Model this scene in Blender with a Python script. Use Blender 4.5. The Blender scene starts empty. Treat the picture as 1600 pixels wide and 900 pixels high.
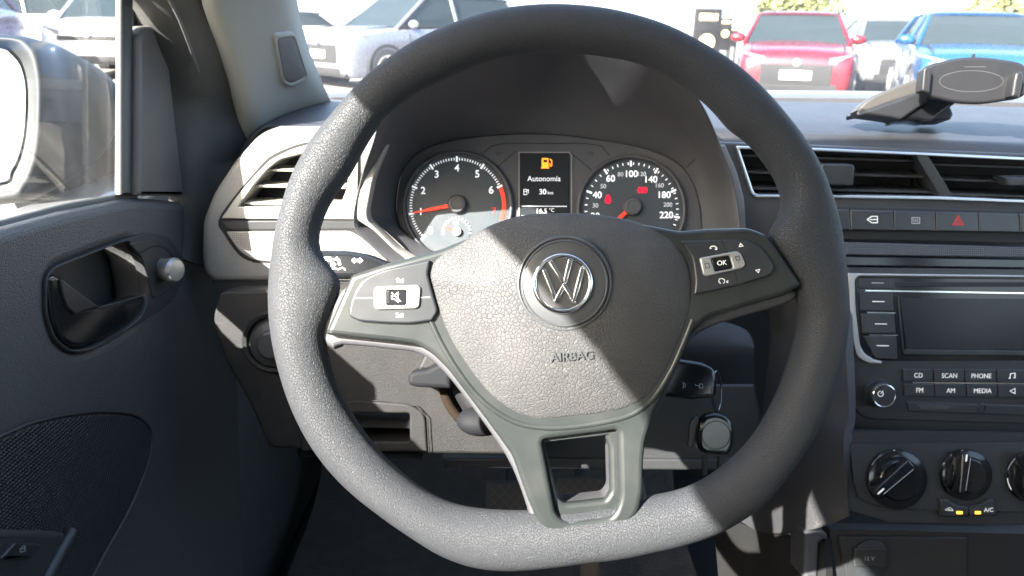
import bpy, bmesh, math, random
from mathutils import Vector as V, Matrix
random.seed(7)
# ------------------------------------------------------------------ camera
sc = bpy.context.scene
CAMZ = 1.20
FPX = 1200.0                                   # focal length in pixels of the 1600 px wide photograph
PITCH = math.atan(414/1200); ROLL = .020
C0 = V((0, 0, CAMZ))
F_ = V((0, math.cos(PITCH), -math.sin(PITCH))); U0 = V((0, math.sin(PITCH), math.cos(PITCH)))
R_ = V((1, 0, 0))*math.cos(ROLL) + U0*math.sin(ROLL); U_ = R_.cross(F_)
cam = bpy.data.cameras.new('camera'); camo = bpy.data.objects.new('camera', cam); sc.collection.objects.link(camo)
cam.sensor_width = 36; cam.lens = 27; cam.clip_start = .02; cam.clip_end = 900
cam.dof.use_dof = True; cam.dof.focus_distance = .52; cam.dof.aperture_fstop = 16
camo.location = C0; camo.rotation_euler = Matrix((R_, U_, -F_)).transposed().to_euler()
sc.camera = camo
# ------------------------------------------------------------------ sky, sun, exposure
SUN = V((.9, 1.0, -.86)).normalized()          # the way the light travels
elev = math.asin(-SUN.z); azim = math.atan2(-SUN.x, -SUN.y)
w = bpy.data.worlds.new('World'); sc.world = w; w.use_nodes = True
nt = w.node_tree; sky = nt.nodes.new('ShaderNodeTexSky'); sky.sky_type = 'NISHITA'; sky.sun_disc = False
sky.sun_elevation = elev; sky.sun_rotation = azim % (2*math.pi); sky.air_density = 1.3; sky.dust_density = 3
# bluish-white band added low over the horizon to brighten the sky and tint shade
wtc = nt.nodes.new('ShaderNodeTexCoord'); wsp = nt.nodes.new('ShaderNodeSeparateXYZ'); nt.links.new(wtc.outputs['Generated'], wsp.inputs[0])
wmr = nt.nodes.new('ShaderNodeMapRange'); wmr.inputs['From Min'].default_value = .22; wmr.inputs['From Max'].default_value = .02; nt.links.new(wsp.outputs['Z'], wmr.inputs[0])
wmx = nt.nodes.new('ShaderNodeMix'); wmx.data_type = 'RGBA'; nt.links.new(wmr.outputs[0], wmx.inputs[0]); nt.links.new(sky.outputs[0], wmx.inputs[6]); wmx.inputs[7].default_value = (2.2, 2.5, 2.9, 1)
nt.links.new(wmx.outputs[2], nt.nodes['Background'].inputs[0]); nt.nodes['Background'].inputs[1].default_value = .10
sl = bpy.data.lights.new('sun', 'SUN'); sl.energy = 5; sl.angle = math.radians(.53); sl.color = (1, .94, .85)
so = bpy.data.objects.new('sun', sl); sc.collection.objects.link(so); so.location = (-6, -6, 8)
so.rotation_euler = SUN.to_track_quat('-Z', 'Y').to_euler()
sc.view_settings.view_transform = 'Standard'; sc.view_settings.look = 'None'; sc.view_settings.gamma = 1
sc.view_settings.exposure = 3.3
sc.cycles.use_denoising = True
sc.cycles.max_bounces = 10; sc.cycles.diffuse_bounces = 4; sc.cycles.transparent_max_bounces = 12
sc.cycles.sample_clamp_indirect = 6
# ------------------------------------------------------------------ helpers
BASE = {}
COL = sc.collection
def P(px, py, d):
    return C0 + (F_ + R_*((px-800)/FPX) + U_*((450-py)/FPX))*d
class Pl:
    """a flat reference plane in the car: o a point, n the normal towards the driver"""
    def __init__(s, o, n, xd=None):
        s.o = o; s.n = n.normalized(); xd = xd or R_
        s.x = (xd - s.n*xd.dot(s.n)).normalized(); s.y = s.n.cross(s.x)
        s.m = Matrix(((s.x.x, s.y.x, s.n.x, o.x), (s.x.y, s.y.y, s.n.y, o.y), (s.x.z, s.y.z, s.n.z, o.z), (0, 0, 0, 1)))
    def w(s, px, py, lift=0):
        d = F_ + R_*((px-800)/FPX) + U_*((450-py)/FPX)
        return C0 + d*(((s.o + s.n*lift - C0).dot(s.n))/d.dot(s.n))
    def l(s, px, py, lift=0):
        q = s.w(px, py, lift) - s.o
        return (q.dot(s.x), q.dot(s.y))
    def k(s, px, py):                          # metres per photo pixel at that place
        return (s.w(px, py)-C0).dot(F_)/FPX
def plane3(a, b, c):
    n = (b-a).cross(c-a).normalized()
    if n.dot(a-C0) > 0: n = -n
    return Pl(a, n)
def empty(name, loc, label, cat, group=None):
    o = bpy.data.objects.new(name, None); COL.objects.link(o); o.location = loc; o.empty_display_size = .05
    BASE[o.name] = V(loc); o['label'] = label; o['category'] = cat
    if group: o['group'] = group
    return o
def fin(name, me, mat, par=None, ang=35, base=None):
    """link a mesh given in world coordinates as ONE object"""
    if par is not None: b = BASE[par.name]
    elif base is not None: b = V(base)
    else:
        b = V((0, 0, 0))
        if len(me.vertices): 
            lo = V([min(v.co[i] for v in me.vertices) for i in range(3)]); hi = V([max(v.co[i] for v in me.vertices) for i in range(3)])
            b = V(((lo.x+hi.x)/2, (lo.y+hi.y)/2, lo.z))
    me.transform(Matrix.Translation(-b))
    for p in me.polygons: p.use_smooth = True
    try: me.set_sharp_from_angle(angle=math.radians(ang))
    except Exception: pass
    me.materials.clear(); me.materials.append(mat)
    o = bpy.data.objects.new(name, me); COL.objects.link(o)
    if par is not None: o.parent = par
    else: o.location = b
    BASE[o.name] = b
    return o
def fbm(name, bm, mat, par=None, ang=35, base=None):
    bmesh.ops.recalc_face_normals(bm, faces=bm.faces)
    me = bpy.data.meshes.new(name); bm.to_mesh(me); bm.free()
    return fin(name, me, mat, par, ang, base)
def tag(o, label, cat, group=None, kind=None):
    if kind: o['kind'] = kind
    else: o['label'] = label; o['category'] = cat
    if group: o['group'] = group
    return o
def cr(a, b, c, d, t):
    return ((b*2) + (c-a)*t + (a*2-b*5+c*4-d)*(t*t) + (b*3-a-c*3+d)*(t*t*t))*.5
def sm(pts, n=5, closed=True):
    """Catmull-Rom through points of any dimension"""
    q = [V(p) for p in pts]; m = len(q); out = []
    rng = m if closed else m-1
    for i in range(rng):
        g = (lambda k: q[k % m]) if closed else (lambda k: q[max(0, min(m-1, k))])
        for j in range(n): out.append(cr(g(i-1), g(i), g(i+1), g(i+2), j/n))
    if not closed: out.append(q[-1])
    return out
def rp(pts, r, n=5):
    """polygon with rounded corners; r a number or one per corner"""
    out = []; m = len(pts)
    for i in range(m):
        a, b, c = V(pts[i-1]), V(pts[i]), V(pts[(i+1) % m])
        rr = r[i % len(r)] if isinstance(r, (list, tuple)) else r
        u = a-b; v = c-b; rr = min(rr, u.length*.49, v.length*.49)
        p0 = b+u.normalized()*rr; p1 = b+v.normalized()*rr
        for j in range(n+1):
            t = j/n; out.append(p0*(1-t)**2 + b*(2*t*(1-t)) + p1*t*t)
    return out
def rect(x0, y0, x1, y1, r=3): return rp([(x0, y0), (x1, y0), (x1, y1), (x0, y1)], r)
def circ(cx, cy, r, n=48, ry=None, a0=0):
    return [V((cx+r*math.cos(a0+2*math.pi*i/n), cy+(ry or r)*math.sin(a0+2*math.pi*i/n))) for i in range(n)]
def curve_mesh(cu, m):
    ob = bpy.data.objects.new('tmp', cu); COL.objects.link(ob)
    dg = bpy.context.evaluated_depsgraph_get(); me = bpy.data.meshes.new_from_object(ob.evaluated_get(dg))
    bpy.data.objects.remove(ob); bpy.data.curves.remove(cu)
    me.transform(m); return me
def plate_me(pl, outs, z0, z1, bev):
    cu = bpy.data.curves.new('c', 'CURVE'); cu.dimensions = '2D'; cu.fill_mode = 'BOTH'
    for pts in outs:
        s = cu.splines.new('POLY'); s.points.add(len(pts)-1); s.use_cyclic_u = True
        for i, p in enumerate(pts):
            x, y = pl.l(p[0], p[1], z1); s.points[i].co = (x, y, 0, 1)
    cu.extrude = max(.00005, (z1-z0)/2-bev); cu.bevel_depth = bev; cu.bevel_resolution = 3 if bev > 0 else 0; cu.offset = -bev
    return curve_mesh(cu, pl.m @ Matrix.Translation((0, 0, (z0+z1)/2)))
def plate(name, pl, outs, z0, z1, bev, mat, par=None, ang=35):
    if not isinstance(outs[0], list): outs = [outs]
    return fin(name, plate_me(pl, outs, z0, z1, bev), mat, par, ang)
def join_me(mes):
    bm = bmesh.new()
    for m in mes: bm.from_mesh(m); bpy.data.meshes.remove(m)
    me = bpy.data.meshes.new('j'); bm.to_mesh(me); bm.free(); return me
def text_me(s, pl, px, py, hpx, z, rot=0, sx=1, bold=0, ext=.00012, align='CENTER', font_bevel=0):
    cu = bpy.data.curves.new('t', 'FONT'); cu.body = s; cu.align_x = align; cu.align_y = 'CENTER'
    cu.size = hpx*pl.k(px, py)/.70; cu.extrude = ext; cu.offset = bold; cu.bevel_depth = font_bevel
    x, y = pl.l(px, py, z)
    return curve_mesh(cu, pl.m @ Matrix.Translation((x, y, z)) @ Matrix.Rotation(math.radians(rot), 4, 'Z') @ Matrix.Diagonal((sx, 1, 1, 1)))
def text(name, s, pl, px, py, hpx, z, mat, par, **k): return fin(name, text_me(s, pl, px, py, hpx, z, **k), mat, par)
def strokes_bm(bm, pl, lines, wpx, z, th=.0003):
    for ln in lines:
        closed = len(ln) > 2 and ln[0] == ln[-1]
        pts = [V(p) for p in (ln[:-1] if closed else ln)]; m = len(pts); L = []; Rr = []
        for i in range(m):
            a = pts[i-1] if (i or closed) else pts[i]; c = pts[(i+1) % m] if (i < m-1 or closed) else pts[i]
            d1 = (pts[i]-a); d2 = (c-pts[i])
            if d1.length < 1e-9: d1 = d2
            if d2.length < 1e-9: d2 = d1
            t = (d1.normalized()+d2.normalized()); t = t.normalized() if t.length > 1e-6 else d1.normalized()
            nn = V((-t.y, t.x)); cosv = max(.5, abs(nn.dot(V((-d1.y, d1.x)).normalized())))
            L.append(pts[i]+nn*(wpx/2/cosv)); Rr.append(pts[i]-nn*(wpx/2/cosv))
        vt = [[bm.verts.new(pl.w(q.x, q.y, z+zz)) for q in S] for S in (L, Rr) for zz in (0, -th)]
        seg = m if closed else m-1
        for i in range(seg):
            j = (i+1) % m
            for a, b in ((0, 2), (2, 3), (3, 1), (1, 0)): bm.faces.new((vt[a][i], vt[a][j], vt[b][j], vt[b][i]))
        if not closed:
            bm.faces.new((vt[0][0], vt[2][0], vt[3][0], vt[1][0])); bm.faces.new((vt[0][-1], vt[1][-1], vt[3][-1], vt[2][-1]))
def strokes(name, pl, lines, wpx, z, mat, par=None, th=.0003):
    bm = bmesh.new(); strokes_bm(bm, pl, lines, wpx, z, th); return fbm(name, bm, mat, par)
def surf_bm(bm, grid, nu=4, nv=4, cu=False, cv=False, capu=False, capv=False):
    rows = [sm(r, nu, cu) if nu > 1 else [V(p) for p in r] for r in grid]
    cols = list(zip(*rows))
    cols = [sm(c, nv, cv) if nv > 1 else [V(p) for p in c] for c in cols]
    vt = [[bm.verts.new(p) for p in c] for c in cols]
    a, b = len(vt), len(vt[0])
    for i in range(a if cu else a-1):
        for j in range(b if cv else b-1):
            bm.faces.new((vt[i][j], vt[(i+1) % a][j], vt[(i+1) % a][(j+1) % b], vt[i][(j+1) % b]))
    if capu:
        for k in (0, -1): bm.faces.new([c[k] for c in vt])
def surf(name, grid, mat, par=None, nu=4, nv=4, cu=False, cv=False, thick=0, capu=False, ang=50):
    bm = bmesh.new(); surf_bm(bm, grid, nu, nv, cu, cv, capu)
    bmesh.ops.recalc_face_normals(bm, faces=bm.faces)
    if thick: bmesh.ops.solidify(bm, geom=bm.faces[:], thickness=thick)
    return fbm(name, bm, mat, par, ang)
def gp(rows): return [[P(*p) for p in r] for r in rows]
def tube_bm(bm, path, r, n=12, closed=False, flat=1.0, cap=True):
    path = [V(p) for p in path]; m = len(path); rings = []; nn = None
    for i in range(m):
        a = path[i-1] if (i or closed) else path[i]; c = path[(i+1) % m] if (i < m-1 or closed) else path[i]
        t = (c-a).normalized()
        if nn is None:
            nn = t.orthogonal().normalized()
        nn = (nn - t*nn.dot(t)).normalized(); bb = t.cross(nn)
        rr = r[i % len(r)] if isinstance(r, (list, tuple)) else r
        rings.append([bm.verts.new(path[i] + nn*(rr*math.cos(2*math.pi*k/n)) + bb*(rr*flat*math.sin(2*math.pi*k/n))) for k in range(n)])
    for i in range(m if closed else m-1):
        A = rings[i]; B = rings[(i+1) % m]
        for k in range(n): bm.faces.new((A[k], A[(k+1) % n], B[(k+1) % n], B[k]))
    if cap and not closed: bm.faces.new(rings[0]); bm.faces.new(rings[-1])
def tube(name, path, r, mat, par=None, **k):
    bm = bmesh.new(); tube_bm(bm, path, r, **k); return fbm(name, bm, mat, par, 50)
def lathe_bm(bm, o, n, prof, seg=40, x=None):
    n = n.normalized(); x = (x or n.orthogonal()); x = (x-n*x.dot(n)).normalized(); y = n.cross(x); rings = []
    for r, z in prof:
        if r < 1e-7: rings.append([bm.verts.new(o+n*z)])
        else: rings.append([bm.verts.new(o+n*z+(x*math.cos(2*math.pi*k/seg)+y*math.sin(2*math.pi*k/seg))*r) for k in range(seg)])
    for A, B in zip(rings, rings[1:]):
        for k in range(seg):
            q = [A[k % len(A)], A[(k+1) % len(A)], B[(k+1) % len(B)], B[k % len(B)]]
            u = []
            for e in q:
                if e not in u: u.append(e)
            if len(u) > 2: bm.faces.new(u)
def lathe(name, o, n, prof, mat, par=None, seg=40, ang=30):
    bm = bmesh.new(); lathe_bm(bm, o, n, prof, seg); return fbm(name, bm, mat, par, ang)
def box_bm(bm, lo, hi, bev=0):
    g = bmesh.ops.create_cube(bm, size=1)
    for v in g['verts']: v.co = V([lo[i]+(v.co[i]+.5)*(hi[i]-lo[i]) for i in range(3)])
    if bev:
        es = list({e for v in g['verts'] for e in v.link_edges}); bmesh.ops.bevel(bm, geom=es, offset=bev, segments=3, affect='EDGES', profile=.5)
def box(name, lo, hi, mat, par=None, bev=0):
    bm = bmesh.new(); box_bm(bm, lo, hi, bev); return fbm(name, bm, mat, par)
# ------------------------------------------------------------------ materials
def nodes(name):
    m = bpy.data.materials.new(name); m.use_nodes = True; t = m.node_tree
    return m, t, t.nodes['Principled BSDF']
def N(t, typ, **k):
    n = t.nodes.new(typ)
    for a, b in k.items(): setattr(n, a, b)
    return n
def mat(name, col, rough=.5, metal=0, grain=None, gs=400, gb=.5, gd=.0003, spec=.5, coat=0, dust=0, dustcol=(.35, .32, .28), var=.08, fine=0, stretch=None, emit=0, ecol=None, seed=0):
    m, t, b = nodes(name)
    b.inputs['Roughness'].default_value = rough; b.inputs['Metallic'].default_value = metal
    b.inputs['Specular IOR Level'].default_value = spec; b.inputs['Coat Weight'].default_value = coat; b.inputs['Coat Roughness'].default_value = .10
    tc = N(t, 'ShaderNodeTexCoord'); mp = N(t, 'ShaderNodeMapping'); t.links.new(tc.outputs['Object'], mp.inputs[0]); mp.inputs['Location'].default_value = (seed, seed, 0)
    if stretch: mp.inputs['Scale'].default_value = stretch
    n1 = N(t, 'ShaderNodeTexNoise'); n1.inputs['Scale'].default_value = 18; n1.inputs['Detail'].default_value = 6; n1.inputs['Roughness'].default_value = .65; t.links.new(mp.outputs[0], n1.inputs[0])
    mx = N(t, 'ShaderNodeMix', data_type='RGBA'); mx.inputs[6].default_value = tuple(c*(1-var) for c in col)+(1,); mx.inputs[7].default_value = tuple(min(1, c*(1+var)) for c in col)+(1,)
    t.links.new(n1.outputs[0], mx.inputs[0]); last = mx.outputs[2]
    rr = N(t, 'ShaderNodeMapRange'); rr.inputs['To Min'].default_value = max(.02, rough-.07); rr.inputs['To Max'].default_value = min(1, rough+.07); t.links.new(n1.outputs[0], rr.inputs[0]); t.links.new(rr.outputs[0], b.inputs['Roughness'])
    if dust:
        n2 = N(t, 'ShaderNodeTexNoise'); n2.inputs['Scale'].default_value = 1300; n2.inputs['Detail'].default_value = 2; t.links.new(tc.outputs['Object'], n2.inputs[0])
        n3 = N(t, 'ShaderNodeTexNoise'); n3.inputs['Scale'].default_value = 35; n3.inputs['Detail'].default_value = 5; t.links.new(tc.outputs['Object'], n3.inputs[0])
        r2 = N(t, 'ShaderNodeMapRange'); r2.inputs['From Min'].default_value = .70; r2.inputs['From Max'].default_value = .76; t.links.new(n2.outputs[0], r2.inputs[0])
        r3 = N(t, 'ShaderNodeMapRange'); r3.inputs['From Min'].default_value = .45; r3.inputs['From Max'].default_value = .7; t.links.new(n3.outputs[0], r3.inputs[0])
        mu = N(t, 'ShaderNodeMath', operation='MULTIPLY'); t.links.new(r2.outputs[0], mu.inputs[0]); t.links.new(r3.outputs[0], mu.inputs[1])
        m2 = N(t, 'ShaderNodeMath', operation='MULTIPLY'); t.links.new(mu.outputs[0], m2.inputs[0]); m2.inputs[1].default_value = dust
        m3 = N(t, 'ShaderNodeMath', operation='MULTIPLY_ADD'); t.links.new(r3.outputs[0], m3.inputs[0]); m3.inputs[1].default_value = dust*.10; t.links.new(m2.outputs[0], m3.inputs[2])
        mz = N(t, 'ShaderNodeMix', data_type='RGBA'); t.links.new(m3.outputs[0], mz.inputs[0]); t.links.new(last, mz.inputs[6]); mz.inputs[7].default_value = dustcol+(1,)
        last = mz.outputs[2]
    t.links.new(last, b.inputs['Base Color'])
    h = None
    if grain == 'leather' or grain == 'wrinkle':
        dn = N(t, 'ShaderNodeTexNoise'); dn.inputs['Scale'].default_value = gs*.6; dn.inputs['Detail'].default_value = 2; t.links.new(mp.outputs[0], dn.inputs[0])
        ad = N(t, 'ShaderNodeMix', data_type='VECTOR'); ad.inputs[0].default_value = .5
        sc_ = N(t, 'ShaderNodeVectorMath', operation='SCALE'); sc_.inputs['Scale'].default_value = .7/gs*(1.6 if grain == 'wrinkle' else 1)
        su = N(t, 'ShaderNodeVectorMath', operation='SUBTRACT'); su.inputs[1].default_value = (.5, .5, .5); t.links.new(dn.outputs['Color'], su.inputs[0]); t.links.new(su.outputs[0], sc_.inputs[0])
        av = N(t, 'ShaderNodeVectorMath', operation='ADD'); t.links.new(mp.outputs[0], av.inputs[0]); t.links.new(sc_.outputs[0], av.inputs[1])
        vo = N(t, 'ShaderNodeTexVoronoi', feature='DISTANCE_TO_EDGE'); vo.inputs['Scale'].default_value = gs; t.links.new(av.outputs[0], vo.inputs[0])
        ra = N(t, 'ShaderNodeMapRange', interpolation_type='SMOOTHSTEP'); ra.inputs['From Max'].default_value = .12; t.links.new(vo.outputs[0], ra.inputs[0]); h = ra.outputs[0]
    elif grain == 'noise':
        vo = N(t, 'ShaderNodeTexNoise'); vo.inputs['Scale'].default_value = gs; vo.inputs['Detail'].default_value = 3; t.links.new(mp.outputs[0], vo.inputs[0]); h = vo.outputs[0]
    elif grain in ('weave', 'weaveyz'):
        ws = []
        for d in (('X', 'Z') if grain == 'weave' else ('Y', 'Z')):
            wv = N(t, 'ShaderNodeTexWave', bands_direction=d); wv.inputs['Scale'].default_value = gs; t.links.new(mp.outputs[0], wv.inputs[0]); ws.append(wv)
        mm = N(t, 'ShaderNodeMath', operation='MULTIPLY'); t.links.new(ws[0].outputs[1], mm.inputs[0]); t.links.new(ws[1].outputs[1], mm.inputs[1]); h = mm.outputs[0]
    if h is not None:
        bp = N(t, 'ShaderNodeBump'); bp.inputs['Strength'].default_value = gb; bp.inputs['Distance'].default_value = gd
        t.links.new(h, bp.inputs['Height']); t.links.new(bp.outputs[0], b.inputs['Normal'])
    if emit:
        b.inputs['Emission Color'].default_value = (ecol or col)+(1,) if len(ecol or col) == 3 else (ecol or col); b.inputs['Emission Strength'].default_value = emit
    return m
def glass(name, refl=.08, dirt_haze=.03, tint=(1, 1, 1), streak=6):  # pale film: dirt on the pane plus an added haze over the view
    m = bpy.data.materials.new(name); m.use_nodes = True; t = m.node_tree
    for n in list(t.nodes): t.nodes.remove(n)
    out = N(t, 'ShaderNodeOutputMaterial'); tr = N(t, 'ShaderNodeBsdfTransparent'); tr.inputs[0].default_value = tint+(1,)
    gl = N(t, 'ShaderNodeBsdfGlossy'); gl.inputs['Roughness'].default_value = .02
    fr = N(t, 'ShaderNodeFresnel'); fr.inputs[0].default_value = 1.45
    mu = N(t, 'ShaderNodeMath', operation='MULTIPLY'); mu.inputs[1].default_value = refl*12; t.links.new(fr.outputs[0], mu.inputs[0]); mu.use_clamp = True
    ms = N(t, 'ShaderNodeMixShader'); t.links.new(mu.outputs[0], ms.inputs[0]); t.links.new(tr.outputs[0], ms.inputs[1]); t.links.new(gl.outputs[0], ms.inputs[2])
    dd = N(t, 'ShaderNodeBsdfDiffuse'); dd.inputs[0].default_value = (.5, .55, .62, 1); dl = N(t, 'ShaderNodeBsdfTranslucent'); dl.inputs[0].default_value = (.52, .56, .62, 1)
    df = N(t, 'ShaderNodeMixShader'); t.links.new(dd.outputs[0], df.inputs[1]); t.links.new(dl.outputs[0], df.inputs[2])
    tc = N(t, 'ShaderNodeTexCoord'); mp = N(t, 'ShaderNodeMapping'); mp.inputs['Scale'].default_value = (1, 3, 1); t.links.new(tc.outputs['Object'], mp.inputs[0])
    no = N(t, 'ShaderNodeTexNoise'); no.inputs['Scale'].default_value = streak; no.inputs['Detail'].default_value = 8; no.inputs['Roughness'].default_value = .7; t.links.new(mp.outputs[0], no.inputs[0])
    mr = N(t, 'ShaderNodeMapRange'); mr.inputs['From Min'].default_value = .35; mr.inputs['From Max'].default_value = .75; mr.inputs['To Min'].default_value = dirt_haze*.4; mr.inputs['To Max'].default_value = dirt_haze*1.8; t.links.new(no.outputs[0], mr.inputs[0])
    m2 = N(t, 'ShaderNodeMixShader'); t.links.new(mr.outputs[0], m2.inputs[0]); t.links.new(ms.outputs[0], m2.inputs[1]); t.links.new(df.outputs[0], m2.inputs[2]); t.links.new(m2.outputs[0], out.inputs[0])
    return m
M = {}
M['rim'] = mat('rim leather', (.031, .034, .039), .58, grain='wrinkle', gs=600, gb=.9, gd=.00036, var=.05, spec=.30)
M['cover'] = mat('airbag grain', (.048, .050, .052), .60, grain='leather', gs=400, gb=.8, gd=.00038, dust=.3, spec=.30)
M['satin'] = mat('satin spoke paint', (.030, .035, .036), .30, metal=.35, dust=.35, grain='noise', gs=900, gb=.05, var=.12)
M['disc'] = mat('smooth plastic', (.048, .052, .057), .42, dust=.15, grain='noise', gs=1500, gb=.08)
M['chrome'] = mat('chrome', (.78, .78, .77), .16, metal=1, var=.03)
M['silver'] = mat('silver paint', (.42, .42, .41), .32, metal=.6, var=.04)
M['button'] = mat('button plastic', (.022, .025, .029), .33, dust=.3, grain='noise', gs=1200, gb=.05)
M['gloss'] = mat('gloss black', (.010, .011, .013), .14, coat=.2, var=.1, dust=.05, spec=.35)
M['black'] = mat('matt black', (.012, .013, .015), .6, grain='noise', gs=900, gb=.2)
M['deep'] = mat('deep black', (.006, .006, .007), .8)
M['dash'] = mat('dash grain', (.032, .033, .036), .50, grain='leather', gs=430, gb=.5, gd=.0004, dust=.2)
M['dashtop'] = mat('dash top grain', (.034, .036, .045), .52, grain='leather', gs=380, gb=.5, gd=.0004, dust=.15)
M['dashsm'] = mat('dash smooth', (.042, .044, .050), .55, grain='noise', gs=700, gb=.15, dust=.15)
M['lower'] = mat('lower dash plastic', (.012, .0125, .013), .6, grain='leather', gs=500, gb=.4, gd=.0003, dust=.08, spec=.3)
M['trim'] = mat('silver surround', (.30, .295, .27), .42, metal=.25, var=.05, grain='noise', gs=900, gb=.08, dust=.2)
M['weave'] = mat('patterned insert', (.22, .215, .20), .42, metal=.3, grain='weave', gs=160, gb=.5, gd=.0005)
M['weaved'] = mat('patterned strip', (.07, .075, .085), .35, metal=.4, grain='weave', gs=160, gb=.6, gd=.0005)
M['console'] = mat('console panel', (.021, .023, .025), .38, grain='noise', gs=1100, gb=.06, dust=.1)
M['door'] = mat('door grain', (.062, .064, .067), .46, grain='leather', gs=430, gb=.6, gd=.0005, dust=.12)
M['doorlow'] = mat('door lower plastic', (.026, .028, .031), .6, grain='noise', gs=700, gb=.3)
M['mesh'] = mat('speaker mesh', (.024, .027, .030), .5, grain='weaveyz', gs=110, gb=1, gd=.001)
M['rubber'] = mat('window rubber', (.035, .037, .036), .55, grain='noise', gs=300, gb=.15, dust=.3)
M['frame'] = mat('door frame paint', (.06, .064, .063), .5, dust=.2)
M['trimtri'] = mat('corner trim', (.075, .073, .072), .55, grain='noise', gs=600, gb=.3, dust=.3)
M['pillar'] = mat('pillar trim cloth grey', (.24, .245, .225), .75, grain='noise', gs=1200, gb=.25)
M['grille'] = mat('tweeter grille', (.12, .12, .118), .7, grain='weave', gs=260, gb=1, gd=.0006)
M['headliner'] = mat('headliner', (.45, .44, .40), .9)
M['paint'] = mat('body paint grey', (.12, .125, .13), .3, coat=.5)
M['carpet'] = mat('carpet', (.045, .044, .040), .95, grain='noise', gs=260, gb=1, gd=.003, var=.3, dust=.4)
M['white'] = mat('glowing white print', (.75, .75, .73), .5, emit=.04)  # print given a faint glow of its own
M['greyprint'] = mat('grey print', (.38, .39, .40), .5)
M['redprint'] = mat('glowing red print', (.5, .03, .03), .5, emit=.02)  # this print also carries a slight added glow
M['blueprint'] = mat('blue print', (.10, .35, .55), .5)
M['dialwhite'] = mat('dial numerals', (.8, .8, .82), .5, emit=.075, ecol=(.85, .92, 1))
M['dialdim'] = mat('dial small numerals', (.45, .47, .5), .5, emit=.025, ecol=(.8, .9, 1))
M['dial'] = mat('dial face', (.042, .050, .058), .35, grain='noise', gs=1500, gb=.05)
M['dialring'] = mat('dial ring', (.045, .056, .064), .3)
M['needle'] = mat('needle red', (.75, .03, .012), .4, emit=.07, ecol=(1, .06, .02))
M['lampred'] = mat('lamp red', (.7, .01, .02), .4, emit=.16, ecol=(1, .0, .035))
M['lamporange'] = mat('lamp orange', (.8, .3, .02), .4, emit=.15, ecol=(1, .30, .02))
M['lampyellow'] = mat('lamp yellow', (.8, .5, .05), .4, emit=.28, ecol=(1, .45, .04))
M['screen'] = mat('screen', (.018, .021, .024), .2, spec=.25)
M['tyre'] = mat('tyre', (.03, .03, .032), .8)
M['asphalt'] = mat('asphalt', (.13, .125, .115), .9, grain='noise', gs=30, gb=.3, gd=.01, var=.15)
M['leafmat'] = mat('leaves', (.16, .17, .05), .8, var=.3)
M['bark'] = mat('bark', (.12, .09, .06), .9)
M['windscreen'] = glass('windscreen glass', .04, .034)
M['sideglass'] = glass('side glass', .007, .012, streak=9)
M['mirrorglass'] = mat('mirror glass', (.85, .87, .88), .05, metal=1, var=.01)
M['lens'] = glass('dial lens', .05, .006)
M['leathercol'] = mat('brown cardboard', (.015, .010, .007), .9, spec=.1)
M['softblack'] = mat('soft black plastic', (.009, .010, .012), .7, spec=.15)
# ------------------------------------------------------------------ steering wheel
WP = Pl(P(870, 450, .50), -F_)
WC = V((870, 450))
def polar(pts, n):
    pl = sorted(((math.atan2(-(y-WC.y), x-WC.x) % (2*math.pi)), math.hypot(x-WC.x, y-WC.y)) for x, y in pts)
    pl = [(pl[-1][0]-2*math.pi, pl[-1][1])] + pl + [(pl[0][0]+2*math.pi, pl[0][1])]
    r = []
    for i in range(n):
        a = 2*math.pi*i/n
        for (a0, r0), (a1, r1) in zip(pl, pl[1:]):
            if a0 <= a <= a1: r.append(r0+(r1-r0)*(a-a0)/max(1e-9, a1-a0)); break
    for _ in range(2): r = [(r[i-1]+2*r[i]+r[(i+1) % n])/4 for i in range(n)]
    return r
r_out = [(800,14),(710,38),(650,65),(580,115),(545,150),(520,180),(490,215),(472,245),(455,280),(441,325),(430,375),(423,420),(420,470),(425,525),(435,570),(450,620),(472,670),(500,715),(535,755),(590,800),(640,835),(690,867),(735,884),(780,890),(850,886),(915,877),(1015,862),(1075,848),(1125,830),(1190,788),(1240,725),(1280,662),(1302,605),(1318,540),(1323,490),(1321,440),(1316,385),(1310,342),(1297,307),(1280,262),(1257,222),(1225,180),(1190,140),(1160,112),(1125,87),(1075,59),(1037,41),(1000,29),(950,17),(900,11),(850,10)]
r_in = [(800,86),(845,81),(915,83),(960,89),(1000,97),(1037,113),(1087,147),(1120,178),(1140,205),(1160,215),(1176,229),(1192,250),(1212,278),(1222,305),(1225,325),(1218,345),(1196,358),(1200,385),(1215,410),(1232,435),(1241,455),(1246,470),(1250,485),(1250,505),(1243,532),(1230,575),(1210,625),(1182,675),(1150,712),(1112,742),(1075,762),(1040,771),(1015,775),(950,786),(880,795),(827,798),(775,797),(737,794),(700,785),(662,765),(625,737),(590,702),(562,665),(540,630),(523,592),(514,560),(508,535),(508,520),(520,490),(530,460),(535,432),(512,415),(500,397),(496,376),(499,358),(507,335),(520,310),(535,290),(549,271),(562,245),(572,227),(590,198),(612,175),(650,147),(700,122),(757,98)]
sw = empty('steering_wheel', WP.o + F_*.03, 'dark grey leather-grained steering wheel with flat bottom, turned slightly, round airbag boss with badge', 'steering wheel')
n = 200; ro = polar(r_out, n); ri = polar(r_in, n); k = .5/FPX; rings = []
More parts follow.
